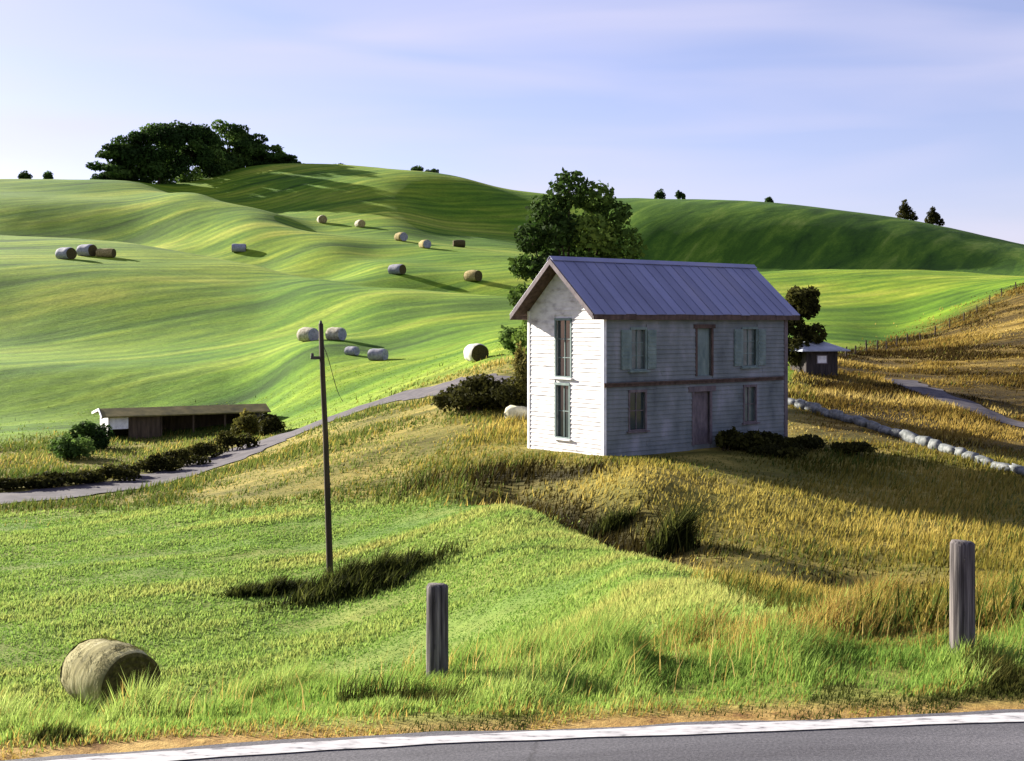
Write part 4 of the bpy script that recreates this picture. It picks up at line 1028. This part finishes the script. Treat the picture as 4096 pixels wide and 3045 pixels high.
def pick(pal, k, g, j=0.22):
    P = np.array(pal, float); k = np.clip(k, 0, 0.999) * (len(P) - 1); i = k.astype(int); f = (k - i)[:, None]
    c = P[i] * (1 - f) + P[i + 1] * f
    return c * (1 - j + 2 * j * g.random(len(k)))[:, None]
P_LIME = [(0.06, 0.13, 0.02), (0.15, 0.245, 0.042), (0.27, 0.36, 0.080), (0.40, 0.46, 0.15)]
P_FIELD = [(0.055, 0.125, 0.018), (0.13, 0.225, 0.040), (0.215, 0.30, 0.068), (0.30, 0.335, 0.088), (0.36, 0.34, 0.10)]
P_DRY = [(0.055, 0.048, 0.009), (0.12, 0.108, 0.019), (0.225, 0.185, 0.036), (0.35, 0.265, 0.060), (0.44, 0.36, 0.12)]
P_WET = [(0.012, 0.010, 0.003), (0.026, 0.021, 0.005), (0.050, 0.040, 0.009)]
def scatter(n, d0, d1, seed, p0=-90, p1=1114, power=1.0):
    g = np.random.default_rng(seed)
    # denser towards the viewer: density falls off as 1 / distance^power
    t = g.random(n); k = 2 - power
    d = (d0**k + t * (d1**k - d0**k)) ** (1/k) if abs(k) > 1e-6 else d0 * (d1/d0) ** t
    p = p0 + (p1 - p0) * g.random(n)
    return (p - 512) / F * d, d, p, g

# roadside verge: clumpy grass on the bank, short and dry by the asphalt
P_STRAW = [(0.12, 0.085, 0.02), (0.24, 0.17, 0.04), (0.38, 0.27, 0.07), (0.48, 0.37, 0.14)]
x, y, p, g = scatter(250000, 6.2, 12.5, 301, -110, 1134, 1.0)
e = y - road_edge(x)
cl = fbm(x * 1.3 + 3, y * 1.7, 3)
spike = np.clip((vnoise(x * 2.6 + 11, y * 2.2) - 0.55) * 2.6, 0, 1)
tall = np.clip((e - 0.35) / 1.3, 0, 1)
edge = 0.07 + 0.34 * vnoise(x * 1.7, x * 0 + 4)
keep = (e > edge) & (g.random(len(x)) < np.clip((cl - 0.18) * 3.4, 0.35, 1) * (0.75 + 0.25 * tall))
x, y, p, e, cl, tall, spike = (a[keep] for a in (x, y, p, e, cl, tall, spike))
h = (0.045 + tall * (0.11 * np.clip((cl - 0.25) * 2.6, 0.2, 1.2) + 0.26 * spike)) * (0.55 + 0.7 * g.random(len(x)))
k = 0.42 + 0.9 * (fbm(x * 0.9, y * 0.9 + 20, 3) - 0.44) + 0.42 * (g.random(len(x)) - 0.45) + 0.15 * spike
gold = np.clip(0.9 - (e - 0.3) / 0.5, 0, 1) + np.clip((p - 600) / 220, 0, 0.95) * np.clip((y - 8.7) / 0.9, 0, 1) + 0.08
isg = g.random(len(x)) < gold * 0.8
col = np.where(isg[:, None], pick(P_STRAW, k, g), pick(P_LIME, k, g))
drk = (vnoise(x * 1.9 + 50, y * 3.1) > 0.80 - 0.22 * ((p > 650) & (e < 0.9))) & (e < 1.9)
col = np.where(drk[:, None], pick([(0.02, 0.035, 0.008), (0.05, 0.06, 0.012), (0.09, 0.08, 0.02)], k, g), col)
blades('verge_grass', x, y, h, 0.005 + 0.007 * g.random(len(x)), col, 302, 0.55)['label'] = 'tall pale green roadside grass on the bank'
# seed stalks standing out of the bank
x, y, p, g = scatter(700, 7.4, 11.0, 305, -110, 1134, 1.0)
e = y - road_edge(x); kp = (e > 1.1) & (vnoise(x * 1.2, y * 1.2 + 8) > 0.45); x, y = x[kp], y[kp]
blades('seed_stalks', x, y, 0.22 + 0.22 * g.random(len(x)), np.full(len(x), 0.006), pick(P_STRAW, 0.5 + 0.5 * g.random(len(x)), g), 306, 0.5)['label'] = 'thin straw coloured seed stalks on the road bank'

# meadow: short mown grass with ragged swaths
x, y, p, g = scatter(390000, 11.5, 62, 311, -90, 1010, 0.75)
fz, dz_, vz, sz, wz = zones(x, y)
sw = fbm(x * 0.16 * 1.0 + y * 0.05, y * 0.5 - x * 0.08, 4)
keep = g.random(len(x)) < fz * (0.86 + 0.14 * np.clip((sw - 0.3) * 6, 0, 1))
x, y, p, sw = (a[keep] for a in (x, y, p, sw))
h = (0.045 + 0.115 * np.clip((sw - 0.3) * 3, 0, 1)) * (0.6 + 0.7 * g.random(len(x)))
k = 0.05 + 1.5 * (sw - 0.26) + 0.30 * (g.random(len(x)) - 0.4) + np.clip((p - 450) / 1400, 0, 0.3)
blades('meadow_grass', x, y, h, 0.02 + 0.0012 * y, pick(P_FIELD, k, g), 312, 0.9, 1)['label'] = 'mown light green meadow grass'

# rough dry grass on the knoll and the right hand slope
x, y, p, g = scatter(380000, 9.5, 170, 321, -90, 1114, 1.0)
fz, dz_, vz, sz, wz = zones(x, y)
inlane = np.minimum(seg_dist(x, y, DRIVE) < 2.6, True) | (seg_dist(x, y, [PX(900, 92), PX(925, 86), PX(965, 80), PX(1010, 75.5), PX(1060, 72)]) < 1.6)
lx = (x - HX) * 0.8 + (y - HYY) * 0.6; ly = -(x - HX) * 0.6 + (y - HYY) * 0.8
inh = (lx > -0.05) & (lx < HL + 0.05) & (ly > -0.05) & (ly < HW + 0.05)
cl = fbm(x * 0.22 + 7, y * 0.22, 4)
keep = (g.random(len(x)) < dz_ * np.clip((cl - 0.18) * 3.0 + wz, 0.2, 1)) & ~inlane & ~inh
x, y, p, cl, wz = (a[keep] for a in (x, y, p, cl, wz))
h = (0.10 + 0.34 * np.clip((cl - 0.30) * 2.5, 0, 1)) * (0.5 + 0.8 * g.random(len(x))) * (1 + 0.7 * wz)
lx = (x - HX) * 0.8 + (y - HYY) * 0.6; ly = -(x - HX) * 0.6 + (y - HYY) * 0.8
nearh = np.hypot(np.maximum(np.maximum(-lx, lx - HL), 0), np.maximum(np.maximum(-ly, ly - HW), 0))
h = h * np.clip(0.22 + nearh / 5.0, 0, 1)
tone = fbm(x * 0.10 + 30, y * 0.16, 4)
k = 0.10 + 1.45 * (tone - 0.24) + 0.35 * (g.random(len(x)) - 0.4)
left = np.clip((560 - p) / 200, 0, 1)
col = pick(P_DRY, k, g)
olive = vnoise(x * 0.13 + 70, y * 0.2) * 0.7 + 0.50 * left
col = np.where((g.random(len(x)) < np.clip(olive * 1.6 - 0.35, 0.08, 0.85))[:, None], pick([(0.035, 0.06, 0.010), (0.085, 0.115, 0.022), (0.16, 0.18, 0.042)], k, g), col)
shade_band = fbm(x * 0.035 + 5, y * 0.22 - x * 0.05, 4)
rgt = ochre(x, y)
col = np.where((g.random(len(x)) < rgt * 0.95)[:, None], pick([(0.030, 0.020, 0.005), (0.070, 0.046, 0.010), (0.17, 0.115, 0.024), (0.30, 0.21, 0.05), (0.40, 0.30, 0.09)], 0.33 - 3.2 * (shade_band - 0.44) + 0.3 * (g.random(len(x)) - 0.5), g), col)  # ochre blades, the slope's dark shadow bands painted into their colour
mnd = np.exp(-((x - PX(690, 42.5)[0]) / 7.0) ** 2 - ((y - 42.0) / 3.6) ** 2)
h = h * (1 - 0.55 * mnd)
col = np.where((g.random(len(x)) < mnd * 1.2)[:, None], pick([(0.16, 0.135, 0.03), (0.27, 0.225, 0.05), (0.36, 0.28, 0.065), (0.44, 0.34, 0.10)], 0.2 + 1.3 * (tone - 0.25) + 0.3 * (g.random(len(x)) - 0.4), g), col)
col = np.where((g.random(len(x)) < wz * 1.1)[:, None], pick(P_WET, k, g), col)
blades('dry_grass', x, y, h, 0.016 + 0.0011 * y, col, 322, 0.6, 1)['label'] = 'rough golden brown dry grass around the farmhouse'

# rank dark weeds at the foot of the pole
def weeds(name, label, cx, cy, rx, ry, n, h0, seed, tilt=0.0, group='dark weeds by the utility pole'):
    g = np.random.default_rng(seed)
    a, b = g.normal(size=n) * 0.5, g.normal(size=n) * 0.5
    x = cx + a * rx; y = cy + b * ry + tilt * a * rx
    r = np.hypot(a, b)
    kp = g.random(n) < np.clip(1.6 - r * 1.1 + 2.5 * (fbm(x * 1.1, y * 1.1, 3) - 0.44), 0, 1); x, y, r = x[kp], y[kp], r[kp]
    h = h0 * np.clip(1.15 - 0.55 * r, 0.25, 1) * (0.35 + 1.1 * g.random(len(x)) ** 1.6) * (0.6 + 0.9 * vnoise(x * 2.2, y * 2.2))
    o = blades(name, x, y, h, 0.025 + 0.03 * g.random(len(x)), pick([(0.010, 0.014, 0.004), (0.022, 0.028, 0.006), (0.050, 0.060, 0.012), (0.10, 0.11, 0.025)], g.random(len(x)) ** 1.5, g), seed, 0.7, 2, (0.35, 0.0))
    del o['kind']
    return tag(o, label, 'weeds', group)
wx, wy = hit(332, 576)
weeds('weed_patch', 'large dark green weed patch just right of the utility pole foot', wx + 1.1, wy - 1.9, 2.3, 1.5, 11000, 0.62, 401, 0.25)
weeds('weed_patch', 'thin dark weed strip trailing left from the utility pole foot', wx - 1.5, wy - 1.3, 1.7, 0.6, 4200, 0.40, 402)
wx, wy = PX(672, 35.2)
weeds('tussock', 'upright dark tussock in the ditch below the golden mound', wx, wy, 0.75, 0.5, 1500, 1.0, 403, 0.0, None)
wx, wy = PX(612, 38.8)
weeds('tussock', 'small dark tussock higher up the ditch towards the farmhouse', wx, wy, 0.9, 0.45, 1100, 0.6, 404, 0.0, None)

# pasture tufts on the hills
x, y, p, g = scatter(22000, 76, 112, 331, -60, 1090, 1.3)
fz, dz_, vz, sz, wz = zones(x, y)
sw = fbm(x * 0.05 + y * 0.02, y * 0.03 - x * 0.06, 4)
keep = (g.random(len(x)) < (1 - dz_) * np.clip((sw - 0.25) * 3, 0.1, 1)) & (seg_dist(x, y, DRIVE) > 2.6)
x, y, sw = x[keep], y[keep], sw[keep]
h = (0.03 + 0.06 * g.random(len(x)))
k = 0.15 + 1.3 * (sw - 0.25) + 0.4 * (g.random(len(x)) - 0.4)
blades('hill_grass', x, y, h, 0.05 + 0.0011 * y, pick([(0.04, 0.095, 0.008), (0.085, 0.17, 0.010), (0.14, 0.225, 0.016), (0.22, 0.27, 0.035)], k, g), 332, 1.2, 1)['label'] = 'short green pasture grass on the hills'
